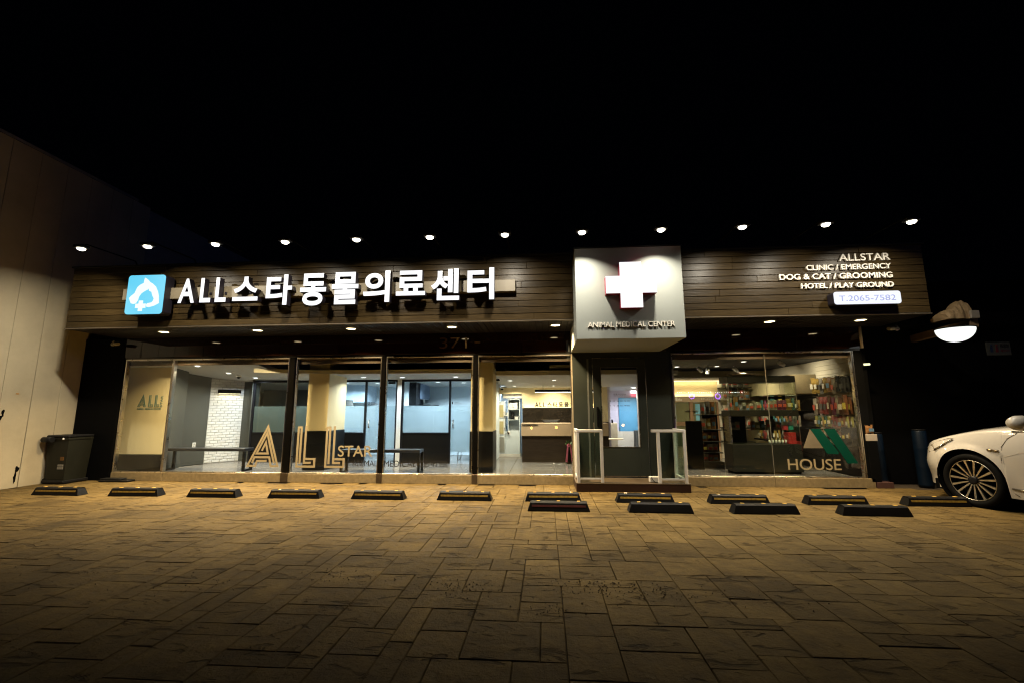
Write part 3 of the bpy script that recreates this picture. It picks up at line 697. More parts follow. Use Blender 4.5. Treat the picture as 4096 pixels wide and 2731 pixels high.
# interior downlights
for k, (x, y) in enumerate(((-6.52,.27),(-6.4,.94),(-5.6,.94),(-6.16,1.45),(-5.20,1.25),(-3.69,1.18),(-2.9,1.24),(-1.79,1.21))):
    lb = ['nearest the glass above the cream logo panel','above the camera dome by the brick wall','above the gold letter A','close to the top of the white brick wall','beside the black post, deep in the room','above consulting room two','above consulting room door two','above consulting room one'][k]
    c_, led, p = (NEU, glow('neutral led', (1,.95,.82), 8), 16) if k < 3 else (COOL, COOLLED, 16)
    lamp_disc('ceiling_downlight', x, y, 2.075-.12*y if x < -5.3 else zc(y), .06, led, p, c_, 'round downlight %s' % lb, 'downlights inside the waiting room')
for k, (x, y) in enumerate(((-3.87,2.41),(-2.98,2.34),(-1.85,2.38),(-4.5,2.2),(-2.4,2.2))):
    lamp_disc('consulting_room_light', x, y, zc(y), .06, COOLLED, 42, (.72,.87,1.0), 'cool round consulting room light %s' % ['behind the glass of room two','in room one by its wall cupboard','in room one above its door','at the left of room two','at the back of room one'][k], 'lights in the consulting rooms')
for k, (x, y) in enumerate(((-.72,1.5),(-.71,2.65),(.18,1.5),(.19,2.62))):
    lamp_disc('reception_downlight', x, y, 1.88-.047*y, .055, glow('neutral led', (1,.95,.82), 8), 15, (1,.86,.6), 'round downlight before the reception wall, %s' % ['front left','back left','front right','back right'][k], 'downlights over the reception')
lamp_disc('niche_light', -1.05, 3.4, 1.74, .05, COOLLED, 6, COOL, 'cool downlight over the white shelf niche left of reception', None)
lamp_disc('lobby_light', 2.1, 3.2, 1.725, .07, COOLLED, 30, (.9,.92,1), 'round light in the lobby ceiling seen through the entrance door', None)
for k, (x, y) in enumerate(((2.755,1.9),(3.57,1.9),(3.72,1.0))):
    lamp_disc('shop_downlight', x, y, 2.098, .05, glow('neutral led', (1,.95,.82), 8), 8, (1,.82,.52), 'small round light in the dark shop ceiling, %s' % ['near the porch','over the glass case','towards the window'][k], 'downlights in the shop')
def spot(x, y, label, tx):
    t = thing('track_spot', (x, y, 2.06), label, 'spotlight', 'track spots in the shop ceiling')
    a = Vector((x, y, 2.06)); d = Vector((tx, .2, -.8)).normalized(); b = a+d*.11
    obj('can', MB().cyl(a, b, .035, n=14), WHITEPAINT, t); obj('stem', MB().cyl((x,y,2.06), (x,y,2.099), .008), WHITEPAINT, t)
    obj('lens', MB().cyl(b, b+d*.003, .03, n=14), glow('neutral led', (1,.95,.82), 8), t)
    area('spot_beam', b+d*.01, d, 2.2 if tx > 1 else 5, (1,.85,.58), .05, None, t, 100)
spot(3.15, 1.8, 'white track spot tilted right, left of its neighbours in the shop', .8); spot(3.36, 1.85, 'white track spot pointing down, middle one in the shop', .05)
spot(3.88, 1.85, 'white track spot pointing at the product wall, right one in the shop', .9); spot(4.3, .9, 'white track spot aimed at the hanging pet treats', 1.6)
for nm, x0, x1, y_, z_, d_, p in (('reception_cove_light',-.5,1.15,2.965,1.27,(0,.15,1),3),('shop_cove_light',2.55,4.4,2.93,1.86,(0,.3,-1),2.6),('header_cove_light',2.55,3.85,2.97,1.52,(0,.2,1),2)):
    t = thing(nm, ((x0+x1)/2, y_, z_), {'reception_cove_light':'warm strip light along the top of the dark reception panel','shop_cove_light':'warm strip light along the shop ceiling edge','header_cove_light':'warm strip light on top of the HOTEL header'}[nm], 'strip light')
    obj('strip', MB().box(x0, x1, y_-.008, y_+.008, z_-.006, z_+.004), glow('cove led', (1,.85,.5), 3), t)
    area('strip_beam', ((x0+x1)/2, y_, z_+(.012 if d_[2] > 0 else -.012)), d_, p, (1,.80,.45), x1-x0, .015, t)

# ------------------------------------------------------------------ main sign
icon = thing('logo_sign', (-6.285, -1.22, 3.02), 'glowing sky-blue square sign with a white dog and cat head and cross', 'sign')
def rrect(x0, x1, z0, z1, r, n=6):
    p = []
    for cx, cz, a in ((x1-r,z0+r,-90),(x1-r,z1-r,0),(x0+r,z1-r,90),(x0+r,z0+r,180)):
        for k in range(n+1): t = R(a+90*k/n); p.append((cx+r*math.cos(t), cz+r*math.sin(t)))
    return p
obj('case', MB().prism(rrect(-6.602,-5.972,2.705,3.343,.05), -1.215, -1.05), LETTERSIDE, icon)
obj('face', MB().prism(rrect(-6.600,-5.974,2.707,3.341,.05), -1.222, -1.2155), ICONBLUE, icon)
ix = lambda px: -6.6+(px-118)/(462-118)*.62
iz = lambda py: 3.335-(py-232)/(572-232)*.62
def lean(px, py): # undo the sheared look of the sign in the picture
    return (ix(px+(py-232)*.115-18), iz(py))
def onicon(px, py):
    v = (py-243)/412; x0 = 180-55*v; x1 = 563-43*v; return (-6.602+.63*(px-x0)/(x1-x0), 3.343-.638*v)
dog = [(348,273),(340,300),(335,328),(300,345),(270,370),(252,405),(240,432),(205,460),(180,485),(190,515),(200,540),(225,548),(250,540),(272,510),(285,470),(310,435),(350,410),(380,395),(393,372),(388,395),(390,412),(415,425),(425,465),(440,495),(430,520),(415,535),(370,543),(360,560),(365,580),(385,583),(440,570),(492,543),(490,470),(480,420),(460,370),(425,335),(400,320),(380,295),(360,278)]
obj('animal_head_emblem', MB().prism([onicon(*p) for p in dog], -1.228, -1.2225), ICONWHITE, icon)
cxm, czm = onicon(300, 568); a_, b_ = .085, .034
obj('cross_emblem', MB().prism([(cxm-b_,czm-a_),(cxm+b_,czm-a_),(cxm+b_,czm-b_),(cxm+a_,czm-b_),(cxm+a_,czm+b_),(cxm+b_,czm+b_),(cxm+b_,czm+a_),(cxm-b_,czm+a_),(cxm-b_,czm+b_),(cxm-a_,czm+b_),(cxm-a_,czm-b_),(cxm-b_,czm-b_)], -1.229, -1.2225), ICONWHITE, icon)
sgn = thing('letter_sign', (-3.6, -1.1, 3.05), 'large glowing white letters ALL스타동물의료센터 on a cream rail', 'sign')
obj('rail', MB().box(-6.80, -.43, -1.10, -1.003, 2.975, 3.16, .004), BEAM, sgn)
for ch, x0, x1, z0, z1 in (('A',-5.731,-5.457,2.872,3.265),('L',-5.37,-5.192,2.874,3.267),('L',-5.118,-4.938,2.876,3.268),('스',-4.83,-4.418,2.885,3.273),('타',-4.289,-3.873,2.808,3.292),('동',-3.742,-3.328,2.788,3.296),('물',-3.239,-2.819,2.798,3.303),('의',-2.742,-2.329,2.819,3.308),('료',-2.23,-1.781,2.912,3.300),('센',-1.693,-1.262,2.826,3.314),('터',-1.14,-.737,2.825,3.316)):
    obj('letter', text_mb(ch, x0, x1, z0, z1, -1.22, -1.12, .030 if ord(ch) > 255 else .022), [LETTERWHITE, LETTERSIDE], sgn)
    obj('standoff', MB().box((x0+x1)/2-.015, (x0+x1)/2+.015, -1.121, -1.099, 3.03, 3.06), LETTERSIDE, sgn)
# right-hand service lettering, phone sign
svc = thing('service_lettering', (4.4, -1.01, 3.2), 'four lines of off-white raised lettering listing clinic services', 'lettering')
for s_, x0, x1, z0, z1 in (('ALLSTAR',4.292,4.995,3.33,3.437),('CLINIC / EMERGENCY',3.826,4.99,3.203,3.283),('DOG & CAT / GROOMING',3.437,4.994,3.068,3.152),('HOTEL / PLAY GROUND',3.731,4.994,2.932,3.008)):
    letters(s_, x0, x1, z0, z1, -1.035, -1.004, [OFFWHITE, OFFWHITE], svc, .008)
ph = thing('phone_sign', (4.53, -1.1, 2.75), 'glowing white rounded sign with the phone number T.2065-7582', 'sign')
obj('case', MB().prism(rrect(4.081,4.973,2.657,2.843,.035), -1.145, -1.004), LETTERSIDE, ph)
obj('face', MB().prism(rrect(4.083,4.971,2.659,2.841,.035), -1.152, -1.1455), PHONEFACE, ph)
letters('T.2065-7582', 4.15, 4.90, 2.705, 2.785, -1.156, -1.1525, [PHONEINK, PHONEINK], ph, -.004, 'digit')

# ------------------------------------------------------------------ entrance porch
po = thing('entrance_porch', (1.25, -.3, 0), 'entrance porch with pale grey overhanging box above a dark glazed door', 'porch')
BX0, BX1, BY, BZ0, BZ1 = .440, 1.908, -1.5, 2.166, 3.462
obj('overhang_box', MB().box(BX0, BX1, BY, -.97, BZ0, BZ1, .004).box(BX0+.001, BX1-.001, -.97, -.06, BZ0+.001, 2.53), PORCHWHITE, po)
obj('box_cap', MB().box(BX0-.012, BX1+.012, BY-.012, -1.01, BZ1+.002, BZ1+.02, .003), BLACK, po)
wy0, wy1 = -.06, -.02
obj('front_wall', MB().box(.46, .788, wy0, wy1, .13, 2.165).box(1.672, 2.058, wy0, wy1, .13, 2.165).box(.788, 1.672, wy0, wy1, 2.072, 2.165), PORCHDARK, po)
obj('wall_trim', MB().box(.70, .73, wy0-.008, wy0-.001, .135, 2.06, .002), mat('grey trim', (.09,.095,.085), .4), po)
obj('left_cheek', MB().box(.442, .459, -.06, .05, .0, 2.149), mat('tan jamb', (.30,.25,.17), .5), po)
dr = obj('door', MB().box(.80, .928, wy0-.012, wy1, .15, 2.06, .002).box(1.53, 1.66, wy0-.012, wy1, .15, 2.06, .002).box(.928, 1.53, wy0-.012, wy1, 1.91, 2.06, .002).box(.928, 1.53, wy0-.012, wy1, .15, .612, .002), PORCHDARK, po)
obj('pane', MB().box(.929, 1.529, wy0+.008, wy0+.016, .613, 1.909), CLEAR, dr)
obj('pane_trim', MB().box(.925, .934, wy0-.018, wy0-.0125, .61, 1.912).box(1.524, 1.533, wy0-.018, wy0-.0125, .61, 1.912).box(.934, 1.524, wy0-.018, wy0-.0125, 1.904, 1.912).box(.934, 1.524, wy0-.018, wy0-.0125, .61, .618), STEEL, dr)
obj('pull_handle', MB().box(.838, .872, wy0-.06, wy0-.02, .94, 1.262, .006), MATTBLACK, dr)
obj('push_bar', MB().box(1.02, 1.255, wy0-.05, wy0-.018, .732, .756, .006), WHITEPAINT, dr)
obj('kick_strip', MB().box(.79, 1.64, wy0-.016, wy0-.0125, .150, .158), STEEL, dr)
obj('head_strip', MB().box(.79, 1.55, wy0-.016, wy0-.0125, 2.066, 2.070), STEEL, po)
cr = thing('cross_sign', (1.185, -1.58, 2.88), 'glowing white medical cross sign on the pale porch box', 'sign')
def cross(x0, x1, z0, z1, vx0, vx1, hz0, hz1): return [(vx0,z0),(vx1,z0),(vx1,hz0),(x1,hz0),(x1,hz1),(vx1,hz1),(vx1,z1),(vx0,z1),(vx0,hz1),(x0,hz1),(x0,hz0),(vx0,hz0)]
kx = lambda v: v*1.0173
kz = lambda v: 1.2187+(v-1.2187)*1.0173
cp = cross(kx(.83), kx(1.50), kz(2.545), kz(3.172), kx(1.02), kx(1.309), kz(2.744), kz(2.982))
obj('return', MB().prism(cp, -1.615, -1.502), CROSSSIDE, cr); obj('face', MB().prism(cp, -1.622, -1.6155), CROSSFACE, cr)
am = thing('porch_lettering', (1.18, -1.51, 2.36), 'raised off-white words ANIMAL MEDICAL CENTER below the cross', 'lettering')
letters('ANIMAL MEDICAL CENTER', .597, 1.767, 2.325, 2.397, -1.513, -1.502, [OFFWHITE, OFFWHITE], am, .004)
tx = thing('opening_hours', (1.2, -.07, 1.4), 'small printed opening hours on the entrance door glass', 'lettering')
for s_, x0, x1, z0, z1 in (('진료시간안내',1.127,1.324,1.452,1.478),('OPENING HOURS',1.127,1.324,1.436,1.446),('월 ~ 금',1.06,1.145,1.345,1.367),('AM 10:00 ~ PM 10:00',1.18,1.39,1.347,1.365),('토 ~ 일',1.06,1.145,1.268,1.29),('AM 10:00 ~ PM 08:00',1.18,1.386,1.27,1.288)):
    obj('text_line', text_mb(s_, x0, x1, z0, z1, wy0+.002, wy0+.006, .004), [DECALDARK, DECALDARK], tx)
# step and balustrades
st = thing('entrance_step', (1.28, -.33, 0), 'low step with dark red front edge below the entrance door', 'step')
obj('riser', MB().box(.445, 2.125, -.605, -.062, 0, .112, .004), mat('dark maroon stone', (.030,.010,.008), .4, var=.2), st)
obj('tread', MB().box(.442, 2.128, -.61, -.062, .113, .13, .004), mat('brown tread board', (.10,.07,.04), .5, var=.25, stretch=(1,12,1)), st)
def balustrade(px0, px1, side_x, label, ov):
    t = thing('balustrade', ((px0+px1)/2, -.59, .13), label, 'balustrade', 'balustrades on the entrance step')
    for x in (px0, px1-.045): obj('post', MB().box(x, x+.045, -.605, -.56, .131, .873, .003), WHITEPAINT, t)
    xs = side_x
    obj('post', MB().box(xs, xs+.045, -.11, -.065, .131, .873, .003), WHITEPAINT, t)
    a, b = (px0-ov, px1) if ov else (px0, px1)
    obj('handrail', MB().box(a, b, -.607, -.558, .874, .915, .004), WHITEPAINT, t)
    obj('handrail', MB().box(xs, xs+.045, -.557, -.065, .874, .915, .004), WHITEPAINT, t)
    obj('bottom_rail', MB().box(px0+.046, px1-.046, -.60, -.565, .175, .20, .002), WHITEPAINT, t)
    obj('bottom_rail', MB().box(xs+.005, xs+.04, -.559, -.111, .175, .20, .002), WHITEPAINT, t)
    obj('pane', MB().box(px0+.046, px1-.046, -.588, -.578, .201, .873), RAILGLASS, t)
    obj('pane', MB().box(xs+.018, xs+.027, -.559, -.111, .201, .873), RAILGLASS, t)
balustrade(.46, .862, .46, 'white framed glass balustrade left of the entrance door', 0)
balustrade(1.665, 2.092, 2.047, 'white framed glass balustrade right of the entrance door', .075)
ub = thing('utility_box', (1.64, -.48, .13), 'small white box with a dark cord on the entrance step', 'box')
obj('body', MB().box(1.55, 1.725, -.52, -.44, .131, .215, .008), WHITEPAINT, ub)
obj('socket', MB().box(1.675, 1.70, -.524, -.5205, .17, .185), MATTBLACK, ub)
obj('cord', MB().tube([(1.57,-.528,.21),(1.60,-.53,.16),(1.625,-.54,.133),(1.68,-.56,.134)], .005, 6), MATTBLACK, ub)

# ------------------------------------------------------------------ window vinyls
def deco(parent, which, x0, x1, z0, z1, y0, y1, m, wd=None):
    w_, h_ = x1-x0, z1-z0; X = lambda u: x0+u*w_; Z = lambda v: z0+v*h_
    if which == 'A':
        S = [[(145,522),(168,462),(342,462),(366,554),(446,554),(303,142),(92,552),(184,552),(202,500),(315,500)], [(402,525),(298,208),(190,423),(322,423),(290,310),(250,395)]]
        S = [[((p[0]-75)/387, 1-(p[1]-130)/438) for p in q] for q in S]; ww = .056
    else:
        S = [[(.22,.10),(.22,.965),(.07,.965),(.07,.035),(.95,.035),(.95,.215),(.50,.215)], [(.44,1.0),(.44,.125),(.78,.125)]]; ww = .098
    for q in S: obj('stripe', MB().stroke([(X(a), Z(b)) for a, b in q], (wd or ww)*w_, y0, y1), m, parent)
wv = thing('window_lettering', (-3.9, 0, .5), 'large gold striped ALL STAR lettering on the shop window', 'lettering')
YV0, YV1 = .0035, .008
deco(wv, 'A', -5.225, -4.624, .24, .957, YV0, YV1, DECALTAN); deco(wv, 'L', -4.335, -3.975, .235, .949, YV0, YV1, DECALTAN); deco(wv, 'L', -3.818, -3.451, .234, .945, YV0, YV1, DECALTAN)
letters('STAR', -3.58, -2.969, .431, .615, YV0, YV1, [DECALTAN, DECALTAN], wv, .006)
wb = thing('window_caption', (-2.5, 0, .32), 'black words ANIMAL MEDICAL CENTER low on the window', 'lettering')
letters('ANIMAL', -3.318, -2.872, .275, .371, YV0, YV1, [DECALDARK, DECALDARK], wb); letters('MEDICAL CENTER', -2.755, -1.653, .266, .37, YV0, YV1, [DECALDARK, DECALDARK], wb)
wl = thing('wall_logo', (-7.45, .34, 1.4), 'grey-green ALL STAR logo on the cream panel inside the left window', 'logo')
deco(wl, 'A', -7.717, -7.545, 1.29, 1.525, .333, .339, DECALTEAL); deco(wl, 'L', -7.50, -7.405, 1.285, 1.515, .333, .339, DECALTEAL); deco(wl, 'L', -7.375, -7.28, 1.285, 1.515, .333, .339, DECALTEAL)
v_, f_ = text_raw('STAR', .01)
obj('star_word', text_mb('', -7.26, -7.215, 1.285, 1.50, .333, .339, raw=([(-a[1], a[0], a[2]) for a in v_], f_)), [DECALTEAL, DECALTEAL], wl)
obj('caption', text_mb('ANIMAL  MEDICAL CENTER', -7.72, -7.235, 1.238, 1.268, .333, .339, .01), [DECALTEAL, DECALTEAL], wl)
wh = thing('house_lettering', (4.3, 0, .4), 'gold word HOUSE under a green roof shape on the shop window', 'lettering')
letters('HOUSE', 3.834, 4.638, .262, .433, YV0, YV1, [DECALTAN, DECALTAN], wh, .004)
obj('roof_stripe', MB().prism([(4.228,.901),(4.385,.901),(4.63,.53),(4.61,.507),(4.449,.513)], YV0, YV1), DECALGREEN, wh)
obj('roof_stripe', MB().prism([(4.435,.900),(4.60,.901),(4.899,.369),(4.742,.365)], YV0, YV1), DECALGREEN, wh)
obj('roof_gable', MB().prism([(4.093,.60),(4.222,.899),(4.36,.70),(4.40,.60)], YV0+.001, YV1), mat('beige vinyl', (.13,.105,.065), .6), wh)

# ------------------------------------------------------------------ wheel stops
rws = random.Random(8)
def wheel_stop(loc, label, stripe, group):
    t = thing('wheel_stop', loc, label, 'wheel stop', group); x, y, z = loc
    prof = [(-.0,0),(-.0,.012),(.018,.095),(.035,.108),(.105,.108),(.125,.095),(.145,.012),(.145,0)]
    L = .75; m = MB(); vs = []
    for e, (sx, inset) in enumerate(((0,0),(.03,0),(L-.03,0),(L,0))):
        for (py, pz) in prof: vs.append((x+(sx if pz < .05 else (.035 if e < 2 else L-.035) if e in (0,3) else sx), y+py, z+pz))
    n = len(prof); fs = []
    for e in range(3):
        for k in range(n-1): fs.append((e*n+k, (e+1)*n+k, (e+1)*n+k+1, e*n+k+1))
    fs.append(list(reversed(range(n)))); fs.append([3*n+k for k in range(n)])
    m.add(vs, fs); obj('body', m, RUBBER, t)
    if stripe is not None:
        z0, z1 = .052, .074; f = lambda zz: -.0+.018*(zz-.012)/.083-.003
        obj('stripe', MB().add([(x+.05,y+f(z0),z0),(x+L-.05,y+f(z0),z0),(x+L-.05,y+f(z1),z1),(x+.05,y+f(z1),z1)]+[(x+.05,y+f(z0)+.004,z0),(x+L-.05,y+f(z0)+.004,z0),(x+L-.05,y+f(z1)+.004,z1),(x+.05,y+f(z1)+.004,z1)], [(0,1,2,3),(0,4,5,1),(1,5,6,2),(2,6,7,3),(3,7,4,0)]), stripe, t)
    t.rotation_euler = (0, 0, R(rws.uniform(-1.6, 1.6)))
    for sx in (.13, .375, .62): obj('reflector', MB().box(x+sx-.02, x+sx+.02, y+.055, y+.085, .1085, .114, .002), REFLECTOR, t)
    return t
spots = ['beside the rubbish bin at the left wall','below the blue logo sign','below the ALL letters of the main sign','below the gold window letter A','below the gold window word STAR','below the second black window post','left of the entrance step, in the long row','in front of the entrance step','right of the entrance step','below the pet shop window','under the white car wheel']
for i in range(11): wheel_stop((-7.5447+1.2092*i, -1.3565, 0), 'black wheel stop with yellow stripe %s' % spots[i], YELLOW, 'wheel stops in the long row')
n2 = ['with a dull red stripe, left end of the short row','of the short row, before the entrance step','of the short row, second from the right','ending the short row nearest the white car']
for i in range(4): wheel_stop((-.235+1.2124*i, -1.9274, 0), 'plain black wheel stop %s' % n2[i], DULLRED if i == 0 else None, 'wheel stops in the short row')

# ------------------------------------------------------------------ rubbish bin
bn = thing('rubbish_bin', (-8.3, -.25, 0), 'dark wheeled rubbish bin with pale stickers against the cream wall', 'bin')
def taper(x0, x1, y0, y1, z0, z1, k):
    cx, cy_ = (x0+x1)/2, (y0+y1)/2; q = [(x0,y0),(x1,y0),(x1,y1),(x0,y1)]
    return [(cx+(a-cx)*k, cy_+(b-cy_)*k, z0) for a, b in q]+[(a, b, z1) for a, b in q]
BF = [(0,3,2,1),(4,5,6,7),(0,1,5,4),(1,2,6,5),(2,3,7,6),(3,0,4,7)]
obj('body', MB().add(taper(-8.50,-8.10,-.46,-.05,.06,.75,.88), BF), BINPLASTIC, bn)
obj('rim', MB().box(-8.51,-8.09,-.47,-.045,.725,.765,.008), BINPLASTIC, bn)
obj('lid', MB().box(-8.515,-8.085,-.475,-.043,.767,.812,.015), BLACK, bn)
obj('handle', MB().cyl((-8.50,-.52,.74),(-8.34,-.52,.74),.048,n=14), BLACK, bn)
obj('base', MB().box(-8.50,-8.09,-.47,-.05,.015,.06,.008), BLACK, bn)
for yy in (-.42, -.12): obj('wheel', MB().cyl((-8.47,yy-.02,.05),(-8.47,yy+.02,.05),.05,n=16), RUBBER, bn)
obj('sticker', MB().box(-8.26,-8.155,-.4485,-.442,.245,.285), mat('pale sticker', (.20,.19,.16), .6, var=.3, scale=60), bn)
obj('sticker', MB().box(-8.255,-8.155,-.4505,-.444,.293,.325), MATS['pale sticker'], bn)
obj('sticker', MB().box(-8.22,-8.16,-.4545,-.448,.39,.45), mat('amber sticker', (.12,.05,.005), .6, var=.2), bn)
obj('latch', MB().box(-8.20,-8.17,-.49,-.471,.735,.765,.006), WHITEPAINT, bn)
fm = thing('door_mat', (-7.5, -.25, 0), 'dark folded rubber mat lying before the left end of the shopfront', 'mat')
obj('sheet', MB().box(-7.75,-7.2,-.2,-.04,.003,.035,.012), RUBBER, fm); obj('fold', MB().box(-7.74,-7.35,-.19,-.05,.036,.06,.012), RUBBER, fm)

# ------------------------------------------------------------------ waiting room furniture
def bench(x0, x1, y0, y1, label):
    t = thing('bench', ((x0+x1)/2, (y0+y1)/2, .13), label, 'bench', 'benches in the waiting room'); z1 = .535
    obj('seat', MB().box(x0, x1, y0, y1, z1-.05, z1, .004), mat('black bench top', (.02,.02,.024), .3), t)
    for xa in (x0, x1-.04):
        obj('leg', MB().box(xa, xa+.04, y0, y0+.04, .131, z1-.051).box(xa, xa+.04, y1-.04, y1, .131, z1-.051).box(xa, xa+.04, y0+.04, y1-.04, .131, .165), BLACK, t)
bench(-7.02, -5.45, .27, .52, 'long black bench before the charcoal and brick wall'); bench(-3.60, -2.18, .14, .40, 'black bench behind the gold STAR lettering')
bl_ = thing('wall_light', (-6.75, 1.75, 1.62), 'dark bar wall light glowing downward on the white brick', 'wall light')
c0 = Vector((-7.105,1.365,0))+dB*.13+nB*.07; c1 = Vector((-7.105,1.365,0))+dB*.55+nB*.07
def bar(a, b, hw, z0, z1, m, par, nm):
    d = (b-a).normalized(); n_ = Vector((-d.y, d.x, 0))*hw; p = [a-n_, b-n_, b+n_, a+n_]
    return obj(nm, MB().add([(q.x,q.y,z0) for q in p]+[(q.x,q.y,z1) for q in p], BF), m, par)
bar(c0, c1, .035, 1.585, 1.665, MATTBLACK, bl_, 'bar'); bar(c0+dB*.01, c1-dB*.01, .02, 1.578, 1.5845, glow('cove led', (1,.85,.5), 3), bl_, 'diffuser')
bar(c0+dB*.19-nB*.065, c0+dB*.23-nB*.065, .03, 1.60, 1.65, MATTBLACK, bl_, 'bracket')
area('wall_light_beam', ((c0.x+c1.x)/2, (c0.y+c1.y)/2, 1.57), (0,0,-1), .8, (1,.82,.5), .4, .04, bl_)
bl_.children[-1].rotation_euler = (0,0,angB)
def dome(x, y, z, label):
    t = thing('security_camera', (x, y, z), label, 'camera', 'dome cameras indoors')
    obj('base', MB().cyl((x,y,z-.03),(x,y,z),.045,n=16), WHITEPAINT, t); obj('dome', MB().lathe(x,y,z-.03,[(.036,0),(.034,-.015),(.022,-.03),(.0,-.036)],16), MATTBLACK, t)
dome(-6.35, 1.16, 2.075-.12*1.16, 'small dome camera on the ceiling near the white brick'); dome(-1.02, 2.9, 1.743, 'small dome camera on the ceiling left of reception')
ou = thing('wall_outlet', (-7.17, 1.12, .52), 'white wall outlet on the charcoal wall above the bench', 'outlet')
dG = Vector((.23,.61,0)).normalized(); nG = Vector((dG.y,-dG.x,0)); cG = Vector((-7.33,.75,0))+dG*.40
bar(cG+nG*.004, cG+dG*.06+nG*.004, .005, .475, .575, WHITEPAINT, ou, 'plate')
bar(cG+dG*.02+nG*.0105, cG+dG*.04+nG*.0105, .0015, .535, .555, MATTBLACK, ou, 'socket'); bar(cG+dG*.02+nG*.0105, cG+dG*.04+nG*.0105, .0015, .495, .515, MATTBLACK, ou, 'socket')
cb = thing('wall_cupboard', (-2.95, 2.95, 1.6), 'dark wall cupboard with open cubbies in consulting room one', 'cupboard')
STEELB = mat('slate blue panel', (.10,.13,.19), .45)
obj('case', MB().box(-3.049,-2.89,2.2,2.5,1.323,1.853,.003).box(-3.049,-2.65,2.5,3.39,1.323,1.34).box(-3.049,-3.03,2.5,3.39,1.34,1.853), FRAMEDARK, cb)
obj('door', MB().box(-2.88,-2.865,2.45,2.87,1.47,1.853,.002), STEELB, cb); obj('door', MB().box(-2.88,-2.865,2.874,3.29,1.47,1.853,.002), STEELB, cb)
obj('cubby_divider', MB().box(-2.90,-2.885,2.86,2.88,1.34,1.468).box(-2.9,-2.87,2.45,3.29,1.468,1.4695), WHITEPAINT, cb)
c2_ = thing('tall_cupboard', (-4.6, 3.0, 1.6), 'pale grey cupboard high on the wall of consulting room two', 'cupboard')
obj('case', MB().box(-4.965,-4.30,2.75,3.39,1.40,1.853,.004), mat('pale blue panel', (.35,.45,.55), .5), c2_)
obj('door', MB().box(-4.28,-4.265,2.76,3.38,1.41,1.85,.002), MATS['pale blue panel'], c2_)
mo = thing('monitor', (-4.4, 2.4, 1.35), 'dark tilted computer monitor behind the glass of consulting room two', 'monitor')
obj('screen', MB().add([(-4.72,2.42,1.33),(-4.42,2.42,1.31),(-4.50,2.5,1.45),(-4.74,2.5,1.46),(-4.72,2.46,1.33),(-4.42,2.46,1.31),(-4.50,2.54,1.45),(-4.74,2.54,1.46)], [(0,1,2,3),(7,6,5,4),(0,4,5,1),(1,5,6,2),(2,6,7,3),(3,7,4,0)]), BLACK, mo)
obj('stand', MB().box(-4.62,-4.55,2.48,2.53,.80,1.35), BLACK, mo); obj('foot', MB().box(-4.75,-4.3,2.4,2.65,.78,.80), BLACK, mo)
dk = thing('desk', (-4.4, 2.6, .13), 'white desk inside consulting room two', 'desk')
obj('top', MB().box(-4.95,-4.1,2.25,2.95,.74,.779), WHITEPAINT, dk); obj('pedestal', MB().box(-4.9,-4.5,2.3,2.9,.13,.739), WHITEPAINT, dk)
def chair(x, y, label):
    t = thing('office_chair', (x, y, .13), label, 'chair', 'chairs in the consulting rooms')
    obj('seat', MB().box(x-.2,x+.2,y-.2,y+.2,.50,.55,.02), mat('dark blue seat', (.03,.04,.06), .7), t); obj('backrest', MB().box(x-.19,x+.19,y+.17,y+.21,.6,.98,.02), MATS['dark blue seat'], t)
    for s in (-.17,.17): obj('leg', MB().tube([(x+s,y-.17,.5),(x+s*1.1,y-.2,.142),(x+s*1.1,y+.18,.142),(x+s,y+.18,.6)], .011), CHROME, t)
chair(-3.45, 2.3, 'dark chair with chrome sled legs in consulting room two'); chair(-1.75, 2.45, 'dark chair with chrome sled legs in consulting room one')

# ------------------------------------------------------------------ reception
rc = thing('reception_desk', (.3, 2.2, .13), 'dark reception counter with a tan INFORMATION band', 'counter')
obj('base', MB().box(-.505,1.3,1.95,2.45,.13,.669), DARKWOOD, rc); obj('band', MB().box(-.52,1.3,1.92,2.47,.671,.922,.004), TANLAM, rc); obj('top', MB().box(-.525,1.305,1.915,2.475,.923,.932,.002), TANLAM, rc)
obj('information_word', text_mb('INFORMATION', -.495,-.175,.876,.914,1.912,1.9195,.012), [DECALDARK, DECALDARK], rc)
rl_ = thing('reception_lettering', (.2, 2.96, 1.33), 'black standing letters ALL스타동물의료센터 on the reception panel', 'lettering')
X = -.252
for ch, x0, x1 in (('A',-.252,-.165),('L',-.145,-.085),('L',-.062,0.0),('스',.036,.145),('타',.175,.275),('동',.31,.41),('물',.435,.54),('의',.575,.68),('료',.71,.82),('센',.85,.95),('터',.985,1.085)):
    obj('letter', text_mb(ch, x0, x1, 1.275 if ord(ch) > 255 else 1.276, 1.392, 2.915, 2.94, .03), [DECALDARK, DECALDARK], rl_)
pe = thing('pendant_light', (.4, 2.3, 1.62), 'long black pendant bar light over the reception counter', 'pendant light')
obj('bar', MB().box(-.233,1.1,2.27,2.33,1.603,1.655,.004), MATTBLACK, pe); obj('diffuser', MB().box(-.225,1.09,2.278,2.322,1.594,1.602), glow('pendant led', (1,.95,.85), 5), pe)
for x in (-.05, .9): obj('cable', MB().cyl((x,2.3,1.655),(x,2.3,1.77),.004,n=6), BLACK, pe)
area('pendant_beam', (.43,2.3,1.588), (0,0,-1), 4, (1,.88,.66), 1.25, .04, pe)
ac = thing('ceiling_aircon', (.45, .9, 2.0), 'white cassette air conditioner in the dark ceiling before reception', 'air conditioner')
obj('panel', MB().box(.08,.9,.66,1.45,1.975,2.04,.008), mat('aircon plastic', (.45,.42,.36), .5), ac)
for k in range(7): obj('louvre', MB().box(.30,.68,.75+k*.075,.79+k*.075,1.966,1.974), mat('grey louvre', (.14,.13,.11), .5), ac)
